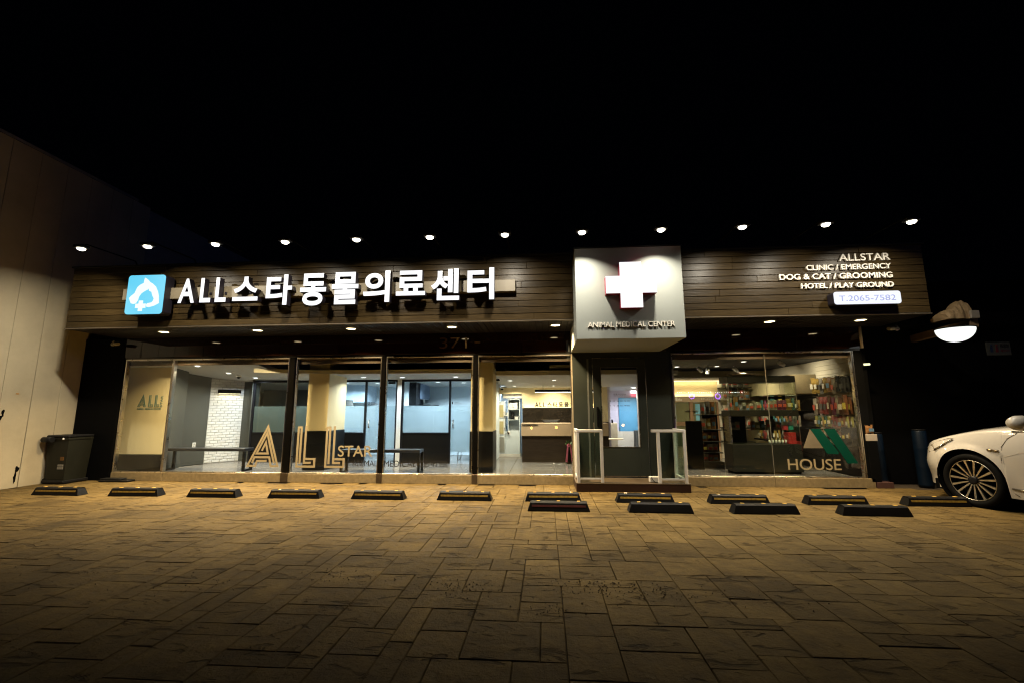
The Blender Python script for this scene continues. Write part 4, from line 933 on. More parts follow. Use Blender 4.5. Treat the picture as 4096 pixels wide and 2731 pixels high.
obj('vane', MB().box(.10,.88,.67,.70,1.955,1.974,.003), MATS['grey louvre'], ac)
fp = thing('flower_arrangement', (.45, 1.8, .13), 'potted plant with a pink ribbon bow beside the reception counter', 'plant')
obj('pot', MB().lathe(.46,1.78,.131,[(.0,0),(.05,0),(.06,.1),(.052,.22),(.03,.26)],16), MATTBLACK, fp)
PINK = mat('pink ribbon', (.62,.16,.26), .6)
obj('ribbon', MB().add([(.43,1.73,.50),(.455,1.72,.50),(.425,1.71,.16),(.385,1.71,.18)], [(0,3,2,1),(0,1,2,3)]).add([(.48,1.73,.50),(.505,1.72,.50),(.545,1.71,.18),(.515,1.71,.16)], [(0,3,2,1),(0,1,2,3)]), PINK, fp)
bow = MB()
for k in range(7):
    t = 2*math.pi*k/7; bow.lathe(.465+.03*math.cos(t), 1.725, .5+.02*math.sin(t), [(.0,-.012),(.018,-.004),(.018,.006),(0,.012)], 8)
obj('bow', bow, PINK, fp)
lf = MB(); rf = random.Random(9)
for k in range(60):
    t = rf.uniform(0,6.28); e = rf.uniform(.2,1.4); r_ = rf.uniform(.04,.12); c = Vector((.46,1.78,.5))
    d = Vector((math.cos(t)*math.cos(e), math.sin(t)*math.cos(e), math.sin(e))); s_ = d.orthogonal().normalized()*.014
    p = c+d*r_*.4; q = c+d*r_; lf.add([p[:], (p.lerp(q,.5)+s_)[:], q[:], (p.lerp(q,.5)-s_)[:]], [(0,1,2,3)])
obj('foliage', lf, mat('plant leaf', (.05,.11,.03), .5, var=.4), fp)
mp_ = thing('desk_monitor', (.1, 2.4, .95), 'thin monitor edge rising behind the reception counter', 'monitor')
obj('screen', MB().add([(-.10,2.5,1.0),(.32,2.5,1.0),(.24,2.46,.945),(-.03,2.46,.945),(-.10,2.53,1.0),(.32,2.53,1.0),(.24,2.49,.945),(-.03,2.49,.945)], [(0,3,2,1),(4,5,6,7),(0,1,5,4),(1,2,6,5),(2,3,7,6),(3,0,4,7)]), BLACK, mp_)
obj('edge', MB().box(-.1,.32,2.496,2.499,.998,1.004), STEEL, mp_)
# white shelf niche
ns = thing('shelf_unit', (-.76, 3.3, .13), 'white open shelves in the niche left of reception', 'shelf')
obj('carcass', MB().box(-.905,-.89,3.1,3.4,.72,1.47).box(-.632,-.617,3.1,3.4,.72,1.47).box(-.889,-.633,3.385,3.4,.72,1.47), COOLWALL, ns)
for zz in (.725, .975, 1.215, 1.455): obj('shelf', MB().box(-.889,-.633,3.1,3.384,zz,zz+.013), COOLWALL, ns)
obj('lower_cabinet', MB().box(-.96,-.617,3.08,3.4,.19,.718,.003), COOLWALL, ns)
for r_ in range(3):
    for c_ in range(2):
        solo('carton', MB().box(-.885+c_*.108,-.782+c_*.108,3.12,3.3,1.2285+r_*.052,1.2785+r_*.052,.004), mat('white carton', (.75,.74,.72), .6), 'small white carton on the top niche shelf, %s row %s side' % (['bottom','middle','top'][r_], ['left','right'][c_]), 'box', 'cartons stacked on the niche shelf')
cm = thing('coffee_machine', (-.80, 3.2, .99), 'black rounded coffee machine on the middle niche shelf', 'coffee machine')
obj('body', MB().lathe(-.80,3.2,.989,[(.0,0),(.048,0),(.05,.05),(.038,.10),(.03,.12)],16), BLACK, cm); obj('head', MB().lathe(-.80,3.2,1.109,[(.0,-.01),(.035,.0),(.04,.03),(.03,.06),(.008,.072),(0,.074)],16), BLACK, cm)
solo('small_box', MB().box(-.742,-.66,3.12,3.25,.989,1.06,.004), WHITEPAINT, 'little white printed box beside the coffee machine', 'box')
th = thing('wall_panel_phone', (-.94, 3.0, 1.11), 'white wall intercom with small grey screen left of the niche shelves', 'intercom')
obj('body', MB().box(-.985,-.892,3.03,3.06,1.066,1.152,.006), WHITEPAINT, th); obj('screen', MB().box(-.96,-.92,3.027,3.0295,1.10,1.135), mat('grey lcd', (.12,.16,.18), .3), th)
obj('cord', MB().tube([(-.93,3.04,1.066),(-.94,3.04,.9),(-.925,3.03,.78),(-.90,3.03,.68)], .005, 6), MATTBLACK, th)
op = thing('power_outlet', (-.88, 3.06, .67), 'white outlet with black plug below the niche shelves', 'outlet')
obj('plate', MB().box(-.92,-.845,3.05,3.0795,.636,.711,.004), WHITEPAINT, op); obj('plug', MB().box(-.90,-.865,3.03,3.0495,.655,.69,.004), MATTBLACK, op)
cg = thing('cage_cabinet', (-1.05, 3.05, .13), 'white cabinet with cream glass hatches and a grille at the niche', 'cabinet')
obj('body', MB().box(-1.158,-.965,3.07,3.4,.195,1.42,.003), COOLWALL, cg)
for z0, z1 in ((1.023,1.348),(.64,.964)):
    h_ = obj('hatch', MB().box(-1.15,-.985,3.055,3.0695,z0,z1,.003), WHITEPAINT, cg); obj('pane', MB().box(-1.145,-1.005,3.05,3.0545,z0+.02,z1-.02), mat('straw glass', (.42,.36,.18), .25), h_); obj('latch', MB().box(-.985,-.968,3.045,3.069,z0+.1,z0+.16,.003), STEEL, h_)
gr = obj('grille', MB().box(-1.15,-.975,3.055,3.0695,.222,.594,.003), mat('grey grille frame', (.4,.42,.42), .5), cg)
for k in range(9): obj('bar', MB().box(-1.14+k*.017,-1.132+k*.017,3.049,3.0545,.245,.572), mat('brass grille bar', (.35,.33,.26), .4, .5), gr)
# lobby things seen through the door
wd_ = thing('water_dispenser', (1.62, 3.5, .13), 'tan water dispenser standing in the lobby behind the door', 'water dispenser')
obj('body', MB().box(1.56,1.72,3.4,3.65,.13,.90,.01), mat('tan appliance', (.52,.44,.28), .4), wd_); obj('tap', MB().cyl((1.60,3.42,.9),(1.60,3.42,.98),.02), MATTBLACK, wd_)
lp = thing('lobby_plant', (1.35, 3.2, .9), 'spiky potted plant on the counter behind the entrance door', 'plant')
lf = MB()
for k in range(16):
    t = rf.uniform(0,6.28); e = rf.uniform(.3,1.3); c = Vector((1.36,3.1,1.0)); d = Vector((math.cos(t)*math.cos(e), math.sin(t)*math.cos(e), math.sin(e))); s_ = d.orthogonal().normalized()*.008
    q = c+d*.22; lf.add([(c-s_)[:], (c+s_)[:], q[:]], [(0,1,2)])
obj('foliage', lf, MATS['plant leaf'], lp); obj('pot', MB().lathe(1.36,3.1,.933,[(.0,0),(.04,0),(.05,.07),(.04,.07)],12), WHITEPAINT, lp)
lc = thing('lobby_counter', (1.35, 3.1, .13), 'dark low counter in the lobby behind the entrance door', 'counter')
obj('body', MB().box(1.31,1.449,2.95,3.3,.13,.932,.004), DARKWOOD, lc)
xs = thing('lobby_sign', (2.28, 3.95, 1.65), 'small lit white and red sign on the lobby wall behind the door', 'sign')
obj('panel', MB().box(2.18,2.38,3.94,3.998,1.62,1.73,.004), glow('white sign glow', (1,.95,.95), 2.5), xs); obj('red_band', MB().box(2.18,2.38,3.94,3.998,1.55,1.619,.004), glow('red sign glow', (1,.15,.2), 1.5), xs)
lk = thing('lobby_cabinet', (2.36, 3.7, .13), 'dark low cabinet at the right in the lobby', 'cabinet'); obj('body', MB().box(2.2,2.40,3.6,3.95,.13,.70,.004), GREYIN, lk)

# ------------------------------------------------------------------ pet hotel and shop goods
obj('hotel_word', text_mb('HOTEL', 3.56, 3.857, 1.421, 1.485, 2.905, 2.919, -.005), [OFFWHITE, OFFWHITE], tag(thing('hotel_header_lettering', (3.6,2.91,1.45), 'pale word HOTEL with small animal shapes on the tan header', 'lettering'), None, None))
hl = bpy.data.objects['hotel_header_lettering']
for k, (x, h_) in enumerate(((2.93,.08),(3.0,.10),(3.06,.06),(3.10,.04))): obj('animal_shape', MB().prism([(x-.025,1.41),(x+.025,1.41),(x+.025,1.41+h_*.7),(x+.015,1.41+h_),(x,1.41+h_*.75),(x-.02,1.41+h_*.9)], 2.905, 2.919), OFFWHITE, hl)
hc = thing('pet_hotel', (3.2, 2.9, .13), 'wooden framed wall of glass-fronted pet rooms under HOTEL', 'pet hotel')
WOODF = mat('oak frame', (.22,.13,.07), .45, var=.2); BLUEP = mat('blue film pane', (.16,.38,.52), .25, var=.12, scale=3)
obj('frame', MB().box(2.55,2.60,2.9,2.998,.39,1.383).box(3.28,3.36,2.9,2.998,.39,1.383).box(3.88,3.92,2.9,2.998,.39,1.383).box(2.60,3.28,2.9,2.998,.85,.93).box(3.36,3.88,2.9,2.998,.85,.93), WOODF, hc)
obj('lower_front', MB().box(2.55,3.92,2.9,2.998,.13,.388), TANLAM, hc)
for x0, x1 in ((2.61,3.27),(3.37,3.87)):
    for z0, z1 in ((.935,1.375),(.395,.845)):
        d_ = obj('hatch', MB().box(x0,x1,2.915,2.94,z0,z1,.003), mat('olive glass', (.15,.15,.08), .15), hc)
        obj('blue_pane', MB().box(x0+.04,x0+(x1-x0)*.55,2.908,2.9145,z0+.03,z1-.04), BLUEP, d_); obj('latch', MB().box((x1-.09 if x0 < 3 else x0-.03),(x1+.03 if x0 < 3 else x0+.09),2.88,2.9,(z0+z1)/2+.02,(z0+z1)/2+.035), STEEL, d_)

def palette(i):
    cols = [(.55,.33,.03),(.45,.06,.05),(.55,.48,.36),(.30,.10,.03),(.10,.20,.08),(.48,.42,.05),(.05,.05,.05),(.32,.06,.14),(.05,.22,.20),(.50,.22,.05),(.20,.09,.05),(.40,.36,.30)]
    return mat('packaging %d' % (i % 12), tuple(c*.42+.09*sum(cols[i % 12])/3 for c in cols[i % 12]), .22, var=.35, scale=25, bump=.35, bscale=30)
cnames = ['amber','red','cream','brown','green','olive yellow','black','magenta','teal','orange','dark brown','pale grey']
def pouch_mb(w, h, d, rnd):
    """filled pouch with crimped top and bottom, facing -y at the origin, hung from its top."""
    nx, nz = 4, 6; m = MB(); F, B_ = [], []
    for j in range(nz+1):
        v = j/nz
        for i in range(nx+1):
            u = i/nx; b_ = math.sin(math.pi*min(1, max(0, u)))**.7*math.sin(math.pi*min(1, max(0, (v-.02)/.9)))**.6 if 0 < u < 1 and 0 < v < .92 else 0
            x = (u-.5)*w*(1-.06*math.sin(math.pi*v)); z = v*h; q = d*.5*b_*rnd.uniform(.75, 1.1)
            F.append((x, -q, z)); B_.append((x, q*.7+.001, z))
    n = nx+1
    m.add(F, [(j*n+i, j*n+i+1, (j+1)*n+i+1, (j+1)*n+i) for j in range(nz) for i in range(nx)])
    m.add(B_, [(j*n+i, (j+1)*n+i, (j+1)*n+i+1, j*n+i+1) for j in range(nz) for i in range(nx)])
    return m
PM = {}
def pouch(x, y, z, w, h, ci, rot, label, name, group, cat='bag', lab=True, d=None):
    rr = random.Random(int(abs(x*1000+z*7919+y*31))); key = (round(w,2), round(h,2), ci % 12, rr.randrange(2))
    if key not in PM:
        me = pouch_mb(w, h, d or w*.45, rr).mesh(name); me.materials.append(palette(ci)); PM[key] = me
        lm = MB().box(-w*.30, w*.30, -w*.245-.004, -w*.245, h*.28, h*.60).mesh('label_panel'); lm.materials.append(mat('packaging print %d' % (ci % 5), [(.6,.55,.45),(.05,.05,.05),(.5,.08,.05),(.6,.5,.1),(.1,.2,.3)][ci % 5], .4, var=.5, scale=60)); PM[key+('l',)] = lm
    e = bpy.data.objects.new(name, PM[key]); COL.objects.link(e); e.location = (x, y, z); e.rotation_euler = (0, 0, rot); q = rr.uniform(.9, 1.1); e.scale = (q, 1, rr.uniform(.9, 1.06))
    tag(e, label, cat, group)
    if lab:
        o = bpy.data.objects.new('label_panel', PM[key+('l',)]); COL.objects.link(o); o.parent = e
    return e
# rows of hanging packs on the slatwall (they face the shop, -x)
rg = random.Random(21)
rowsp = [('top', 1.50, .27, [0,0,11,0,9,2,6,6], .125), ('second', 1.13, .31, [2,10,1,1,10,7,2,10,3], .105), ('third', .91, .19, [5,4,0,8,5,1,1,9,3,5], .095), ('bottom', .70, .17, [3,9,2,6,1,6,10,3,0], .095)]
for nm, z, h, cl, wd in rowsp:
    n = len(cl)
    for k, ci in enumerate(cl):
        for dep in range(2):
            y = 1.02-k*(.92/n)-.03; x = 4.985-dep*.07
            pouch(x, y, z+rg.uniform(-.015,.015)-dep*.01, wd*rg.uniform(.95,1.1) if False else wd, h, ci, -math.pi/2+rg.uniform(-.25,.25), '%s %s treat pack in the %s slatwall row, %s from the back' % ('outer' if dep else 'inner', cnames[ci % 12], nm, ords[k]), 'treat_pack', 'treat packs hanging on the slatwall')
    for k in range(n):
        y = 1.02-k*(.92/n)-.03
        obj('hook', MB().cyl((5.04,y,z+h*.97), (4.90,y,z+h*.97+.008), .003, n=6), STEEL, sw)
solo('dark_tote', MB().box(4.90,5.03,.10,.34,.62,.92,.01), MATTBLACK, 'black bag hanging low on the slatwall beside the window', 'bag')
# goods on the right wall shelf
for zi, zz in enumerate((.58,.89,1.19)):
    for k in range(11):
        if rg.random() < .12: continue
        ci = rg.choice([2,1,7,0,11,9,8,2,4]); pouch(4.74, 1.22+k*.155, zz+.001, .12, .22+rg.uniform(-.02,.03), ci, -math.pi/2+rg.uniform(-.2,.2), '%s pet food pouch on the %s wall shelf, %s from the window' % (cnames[ci], ['lower','middle','upper'][zi], ords[k]), 'food_pouch', 'food pouches on the wall shelf')
for k in range(3):
    solo('red_carton', MB().box(4.35+.03*k,4.56+.03*k,1.0,1.2,.132+.17*k,.297+.17*k,.004), mat('red carton', (.42,.03,.03), .4), 'red carton in the pile right of the glass case, %s' % ['bottom one','middle one','top one'][k], 'box', 'red cartons piled by the case')
# glass display case
dc = thing('display_case', (3.75, .6, .13), 'tall grey glass display case behind the HOUSE lettering', 'display case')
CASE = mat('case grey laminate', (.014,.014,.010), .4, spec=.25)
x0, x1, y0, y1 = 3.17, 4.305, .43, .80
obj('base', MB().box(x0,x1,y0,y1,.17,.624,.003), CASE, dc); obj('plinth', MB().box(x0+.03,x1-.03,y0+.03,y1-.03,.131,.169), MATTBLACK, dc)
obj('middle_band', MB().box(x0,x1,y0,y1,1.095,1.20,.003), CASE, dc); obj('top_band', MB().box(x0,x1,y0,y1,1.675,1.785,.003), CASE, dc)
for z0, z1 in ((.626,1.093),(1.202,1.673)):
    obj('front_pane', MB().box(x0+.006,x0+(x1-x0)*.5-.002,y0+.004,y0+.009,z0,z1), CLEAR2, dc); obj('front_pane', MB().box(x0+(x1-x0)*.5+.002,x1-.006,y0+.004,y0+.009,z0,z1), CLEAR2, dc)
    obj('side_pane', MB().box(x0+.001,x0+.006,y0+.004,y1-.004,z0,z1), CLEAR2, dc); obj('side_pane', MB().box(x1-.006,x1-.001,y0+.004,y1-.004,z0,z1), CLEAR2, dc)
    for xx in (x0+.002, x1-.014): obj('corner_strip', MB().box(xx,xx+.012,y0-.003,y0+.003,z0,z1), STEEL, dc)
obj('back_panel', MB().box(x0+.006,x0+.40,y1-.012,y1-.004,.626,1.093), DARKIN, dc)
obj('glass_shelf', MB().box(x0+.012,x1-.012,y0+.06,y1-.02,.850,.858), CLEAR2, dc); obj('glass_shelf', MB().box(x0+.012,x1-.012,y0+.06,y1-.02,1.44,1.448), CLEAR2, dc)
def shelf_row(z, xs, cis, hs, name, where, group, y=.62):
    for k, (x, ci, h) in enumerate(zip(xs, cis, hs)):
        pouch(x, y, z, .085, h, ci, rg.uniform(-.15,.15), '%s pack on the %s of the glass case, %s from the left' % (cnames[ci % 12], where, ords[k]), name, group)
shelf_row(1.201, (3.95,4.02,4.10,4.18,4.255), (2,2,7,7,0), (.17,.18,.17,.17,.20), 'snack_pack', 'upper floor', 'packs in the glass case')
shelf_row(1.449, (3.26,3.36,3.46), (2,11,2), (.16,.15,.17), 'snack_pack', 'upper glass shelf', 'packs in the glass case')
shelf_row(.859, (3.28,3.36,3.62,3.70,3.78,3.88,3.96,4.04), (11,2,9,5,4,2,11,2), (.14,.15,.15,.13,.16,.17,.18,.16), 'snack_pack', 'middle glass shelf', 'packs in the glass case')
shelf_row(1.201, (3.26,3.36,3.50,3.62,3.74), (2,9,11,2,2), (.22,.24,.14,.12,.13), 'snack_pack', 'upper left floor', 'packs in the glass case')
for k, (x, m_) in enumerate(((4.14, (.5,.05,.08)),(4.23,(.03,.32,.27)))):
    t = thing('carton_pack', (x,.6,.86), '%s and white gable carton on the middle glass shelf' % ['red','teal'][k], 'carton', 'gable cartons in the glass case')
    obj('body', MB().box(x-.036,x+.036,.56,.63,.8595,.94,.002), mat('carton ink %d' % k, m_, .4), t); obj('top', MB().prism([(x-.036,.941),(x+.036,.941),(x+.03,1.0),(x-.03,1.0)], .565, .625), WHITEPAINT, t)
for k in range(6):
    x = 3.86+k*.055; t = thing('small_bottle', (x,.58,.627), 'little white bottle on the lowest floor of the case, %s from the left' % ords[k], 'bottle', 'small bottles in the glass case')
    obj('body', MB().lathe(x,.58,.627,[(0,0),(.019,0),(.019,.055),(.008,.065)],12), WHITEPAINT, t); obj('cap', MB().cyl((x,.58,.693),(x,.58,.712),.009,n=10), mat('straw glass', (.42,.36,.18), .25), t)
for k in range(3): solo('red_box', MB().box(4.14,4.27,.50,.66,.627+k*.066,.688+k*.066,.004), MATS['red carton'], 'red box inside the case, %s of three' % ['bottom','middle','top'][k], 'box', 'red boxes in the glass case')
# big soft bags lying on top of the case, gondola with goods
tb = thing('flat_package', (3.42,.6,1.79), 'flat clear-wrapped package lying on top of the glass case', 'package')
m_ = pouch_mb(.62, .26, .09, rg); obj('wrap', MB().add([(3.50+v[0], .66-v[2], 1.825+v[1]*1.0) for v in m_.v], [f[::-1] for f in m_.f]), mat('clear wrap over cream', (.6,.5,.36), .12, var=.4, scale=20, bump=.6, bscale=25), tb)
gd = thing('gondola_shelf', (3.1, 1.4, .13), 'dark shelf stand of pet food left of the glass case', 'shelf')
obj('spine', MB().box(3.02,3.30,1.36,1.50,.13,1.10), DARKIN, gd); obj('foot', MB().box(2.94,3.30,1.15,1.7,.131,.25,.003), CASE, gd)
for zz in (.40,.60,.82,1.10): obj('shelf_board', MB().box(2.95,3.30,1.18,1.68,zz,zz+.02,.002), CASE, gd)
gl = [(1.121,.24,(2,11,9)),(.841,.22,(2,0,9)),(.621,.17,(9,3,9)),(.421,.15,(3,2,2)),(.251,.13,(2,1,9))]
for zi, (z, h, cl) in enumerate(gl):
    for k, ci in enumerate(cl): pouch(3.0+k*.10, 1.26+.02*k, z, .095, h, ci, rg.uniform(-.2,.2)-.2, '%s food bag on the dark stand, %s level down, %s from left' % (cnames[ci], ords[zi], ords[k]), 'food_bag', 'food bags on the shelf stand')
# tall white packs on the back shelf behind the stand
bs = thing('back_shelf', (4.2, 2.8, .13), 'tall back shelf of white packs behind the glass case', 'shelf')
for zz in (.5,.8,1.1,1.4,1.68): obj('shelf_board', MB().box(3.95,4.55,2.6,2.99,zz,zz+.02,.002), CASE, bs)
obj('back', MB().box(3.95,4.55,2.975,2.99,.13,1.9), CREAM2, bs)
for zi, z in enumerate((.821,1.121,1.421,1.701)):
    for k in range(5): 
        ci = rg.choice([2,2,11,9]); pouch(4.0+k*.12, 2.72, z, .11, .2, ci, rg.uniform(-.1,.1), '%s pack on the back shelf, %s level up, %s from left' % (cnames[ci], ords[zi], ords[k]), 'white_pack', 'packs on the back shelf')

# ------------------------------------------------------------------ right-hand side: awning beam, globe lamp, sign, drums
ab = thing('awning_beam', (6.05, -.3, 2.38), 'brown timber beam carrying the globe lamp right of the clinic', 'beam')
obj('timber', MB().add([(6.27,.44,2.34),(6.37,.44,2.34),(6.06,-1.0,2.34),(5.95,-1.0,2.34),(6.27,.44,2.45),(6.37,.44,2.45),(6.06,-1.0,2.45),(5.95,-1.0,2.45)], [(0,1,2,3),(7,6,5,4),(4,5,1,0),(5,6,2,1),(6,7,3,2),(7,4,0,3)]), mat('brown beam', (.16,.10,.05), .7, var=.2), ab)
gp = thing('globe_lamp', (5.9, -.93, 2.34), 'large bright half-globe lamp under the beam at the right', 'lamp')
GX, GY, GZ, GR = 5.80, -.93, 2.322, .212
obj('plate', MB().cyl((GX,GY,GZ+.001),(GX,GY,GZ+.014),GR*1.06,n=32), MATTBLACK, gp)
obj('globe', MB().lathe(GX,GY,GZ,[(GR*math.cos(R(a)), -GR*.86*math.sin(R(a))) for a in range(0,91,9)],32), GLOBELED, gp)
tp = thing('tarpaulin', (6.0, -.85, 2.5), 'crumpled tan tarpaulin bundled above the globe lamp', 'tarpaulin')
m = MB(); nn = 12; vs = []; rt_ = random.Random(4)
for i in range(nn+1):
    for j in range(9):
        u = i/nn; v = j/8; x = 5.66+.30*u; a = math.pi*v
        ht = (.10+.20*u)*(1+.10*math.sin(9*u+2*v)); vs.append((x+rt_.uniform(-.008,.008), -.88-.16*math.cos(a)*(1+.08*math.sin(14*u)), 2.452+ht*math.sin(a)+rt_.uniform(-.014,.014)*(1 if 0 < v < 1 else 0)))
m.add(vs, [(i*9+j, i*9+j+1, (i+1)*9+j+1, (i+1)*9+j) for i in range(nn) for j in range(8)]+[tuple(reversed([j for j in range(9)])), tuple(nn*9+j for j in range(9))])
obj('sheet', m, CLOTH, tp); obj('wooden_block', MB().box(5.93,6.04,-1.06,-.97,2.452,2.56,.004), mat('pale block', (.22,.19,.15), .7), tp)
ws = thing('restroom_sign', (7.64, .43, 2.2), 'small white sign with two figures and a red arrow on the dark wall', 'sign')
obj('board', MB().box(7.45,7.83,.43,.445,2.10,2.32,.003), mat('aged white board', (.10,.10,.075), .6, var=.15), ws)
for x, m_ in ((7.525, mat('sign blue', (.02,.04,.10), .6)), (7.61, mat('sign red', (.14,.015,.015), .6))):
    obj('figure', MB().lathe(x,.427,2.265,[(0,-.018),(.016,-.006),(.016,.008),(0,.018)],10).prism([(x-.022,2.15),(x+.022,2.15),(x+.016,2.24),(x-.016,2.24)], .424, .4295), m_, ws)
obj('word', text_mb('화장실', 7.665,7.80,2.225,2.285,.424,.4295), [DECALDARK, DECALDARK], ws)
obj('arrow', MB().prism([(7.66,2.175),(7.695,2.15),(7.695,2.168),(7.80,2.168),(7.80,2.182),(7.695,2.182),(7.695,2.20)], .424, .4295), MATS['sign red'], ws)
def bullet(x, y, z, dx, label):
    t = thing('bullet_camera', (x, y, z), label, 'camera', 'bullet cameras outside')
    obj('body', MB().cyl((x,y,z),(x+dx*.12,y-.05,z-.01),.028,n=14), mat('beige camera', (.35,.30,.2), .5), t); obj('arm', MB().tube([(x-dx*.01,y,z),(x-dx*.05,y,z+.01),(x-dx*.05,y+.02,z+.06)], .012), MATS['beige camera'], t); obj('mount', MB().lathe(x-dx*.05,y+.01,z,[(.016,-.01),(.034,-.01),(.034,.01),(.016,.01)],16,0,'y'), MATS['beige camera'], t)
bullet(5.47, -.3, 2.45, -1, 'small beige bullet camera under the right end of the fascia'); bullet(-7.83, -.15, 2.42, 1, 'small beige bullet camera under the left end of the soffit')
for k, (x, y, r_, h_) in enumerate(((5.33,.2,.10,.82),(5.97,.15,.095,.87))):
    t = thing('drum', (x, y, 0), ['dark blue drum standing just right of the shop window','dark blue drum standing behind the white car nose'][k], 'drum', 'dark blue drums')
    obj('body', MB().lathe(x,y,0,[(0,.0),(r_,.0),(r_*1.03,.04),(r_,.08),(r_,h_*.33),(r_*1.03,h_*.35),(r_,h_*.37),(r_,h_*.66),(r_*1.03,h_*.68),(r_,h_*.70),(r_*.98,h_-.02),(r_*.9,h_),(0,h_)],28), NAVY, t); obj('lid', MB().cyl((x,y,h_+.001),(x,y,h_+.02),r_*.92,n=24), BLACK, t)
sl = thing('small_wall_lamp', (5.18, .0, 1.92), 'tiny pale lit lamp on the corner post right of the shop', 'lamp')
obj('tube', MB().cyl((5.15,.0,1.925),(5.25,.0,1.93),.018,n=12), glow('faint lamp', (1,1,.6), 1.2), sl); obj('bracket', MB().box(5.135,5.15,-.01,.01,1.90,1.96), BLACK, sl)
bx = thing('stacked_carton', (5.11, .02, .4), 'pale printed carton on a dark stand right of the shop window', 'carton')
obj('carton', MB().box(5.04,5.2,-.04,.05,.716,.822,.004), mat('pale carton', (.35,.30,.24), .6), bx); obj('stand', MB().box(5.045,5.195,-.035,.05,.09,.715,.004), MATTBLACK, bx)
pp = pouch(5.12, -.0, .823, .15, .16, 9, .2, 'orange and white pack standing on the pale carton by the window', 'snack_pack', None)

# ------------------------------------------------------------------ white car, nosed in towards the clinic
CA = R(75)
car = thing('parked_car', (0,0,0), 'white saloon car parked nose-in at the right edge', 'car'); OFF[car.name] = Vector((0,0,0))
# car frame: s runs back from the front axle, d runs inward from the left side, z up
car.location = (5.33, -1.365, 0)
car.rotation_euler = (0, 0, -CA)   # local x = rearwards, local y = inward (to the car's right)
WBASE, CW = 3.0, 1.86
def side_d(s):     # how far the flank has turned inward at the nose and tail
    if s < -.12: t = (-.12-s)/.74; return .93*(1-math.sqrt(max(0, 1-min(1, t)**2.3)))*.92
    if s > 3.3: t = (s-3.3)/.85; return .93*(1-math.sqrt(max(0, 1-min(1, t)**2.6)))*.8
    return 0
def top_z(s):      # fender or shoulder line
    P = [(-.86,.60),(-.70,.70),(-.5,.775),(-.3,.83),(-.15,.868),(0,.905),(.16,.936),(.35,.963),(.55,.985),(.9,.955),(1.5,.965),(3.0,.98),(3.6,.97),(4.0,.93),(4.15,.85)]
    for a, b in zip(P, P[1:]):
        if s <= b[0]: t = (s-a[0])/(b[0]-a[0]); return a[1]+(b[1]-a[1])*max(0, t)
    return P[-1][1]
AR = .372
def low_z(s):
    base = .17 if -.5 < s < 3.6 else (.20 if s > -.75 else .24)
    for c in (-.03, WBASE):
        if abs(s-c) < AR: return max(base, .335+math.sqrt(AR*AR-(s-c)**2))
    return base
st_ = []
s = -.86
while s < 4.15: st_.append(round(s, 4)); s += .045
for c in (-.03, WBASE):
    for k in range(0, 19): st_.append(c-AR*math.cos(math.pi*k/18)*.9999)
    st_ += [c-AR-.0005, c+AR+.0005]
st_ = sorted(set(st_)); st_ = [s for i, s in enumerate(st_) if i == 0 or s-st_[i-1] > .0004]
NS, NT = 12, 7
def section(s):
    d0, zl, zt = side_d(s), low_z(s), top_z(s); pts = []
    for k in range(NS+1):
        z = zl+(zt-zl)*k/NS; v = (z-.17)/(zt-.17+1e-6)
        bulge = .055*(1-v)**2*(1 if z < .6 else 1)+.075*max(0, v-.62)**1.6/.22+ (.018 if .30 < z < .36 else 0)*0
        dc_ = abs(s+.03) if s < 1.4 else abs(s-WBASE)
        flare = -.016*max(0, 1-((math.hypot(dc_, z-.335)-AR)/.07)) if math.hypot(dc_, z-.335) < AR+.07 else 0
        if s < -.45 and z < .56: bulge += .03*math.sin((z-.2)/.36*math.pi*2)*.4
        pts.append((s, d0+bulge+max(flare, -.016), z))
    dl = pts[-1][1]
    for k in range(1, NT+1):
        t = k/NT; d = dl+(CW/2-dl)*t; cr_ = .085 if s < .6 else (.0 if s < 3.4 else .03)
        pts.append((s, d, zt+.03*math.sin(min(1, t*3)*math.pi/2)*(1 if s < .6 else .3)+cr_*math.sin(t*math.pi/2)*.55))
    return pts
m = MB(); secs = [section(s) for s in st_]; n = NS+NT+1
full = [sec+[(p[0], CW-p[1], p[2]) for p in reversed(sec[:-1])] for sec in secs]; nf = len(full[0])
vs = [p for sec in full for p in sec]
fs = [(i*nf+j, i*nf+j+1, (i+1)*nf+j+1, (i+1)*nf+j) for i in range(len(full)-1) for j in range(nf-1)]
fs += [tuple(range(nf)), tuple((len(full)-1)*nf+j for j in reversed(range(nf)))]
m.add(vs, fs, 0, True); body = obj('body', m, CARWHITE, car)
m = MB(); 
for s0, s1, ra in ((-.43,.37,0),(2.57,3.43,0)):
    m.lathe(s0*.5+s1*.5, 0, .335, [(AR+.002, .03),(AR+.002,.33),(.0,.33)], 28, 0, 'y'); m.lathe(s0*.5+s1*.5, CW, .335, [(AR+.002,-.03),(AR+.002,-.33),(0,-.33)], 28, 0, 'y')
m.box(-.5, 3.7, .12, CW-.12, .15, .28); obj('underbody', m, MATTBLACK, car)
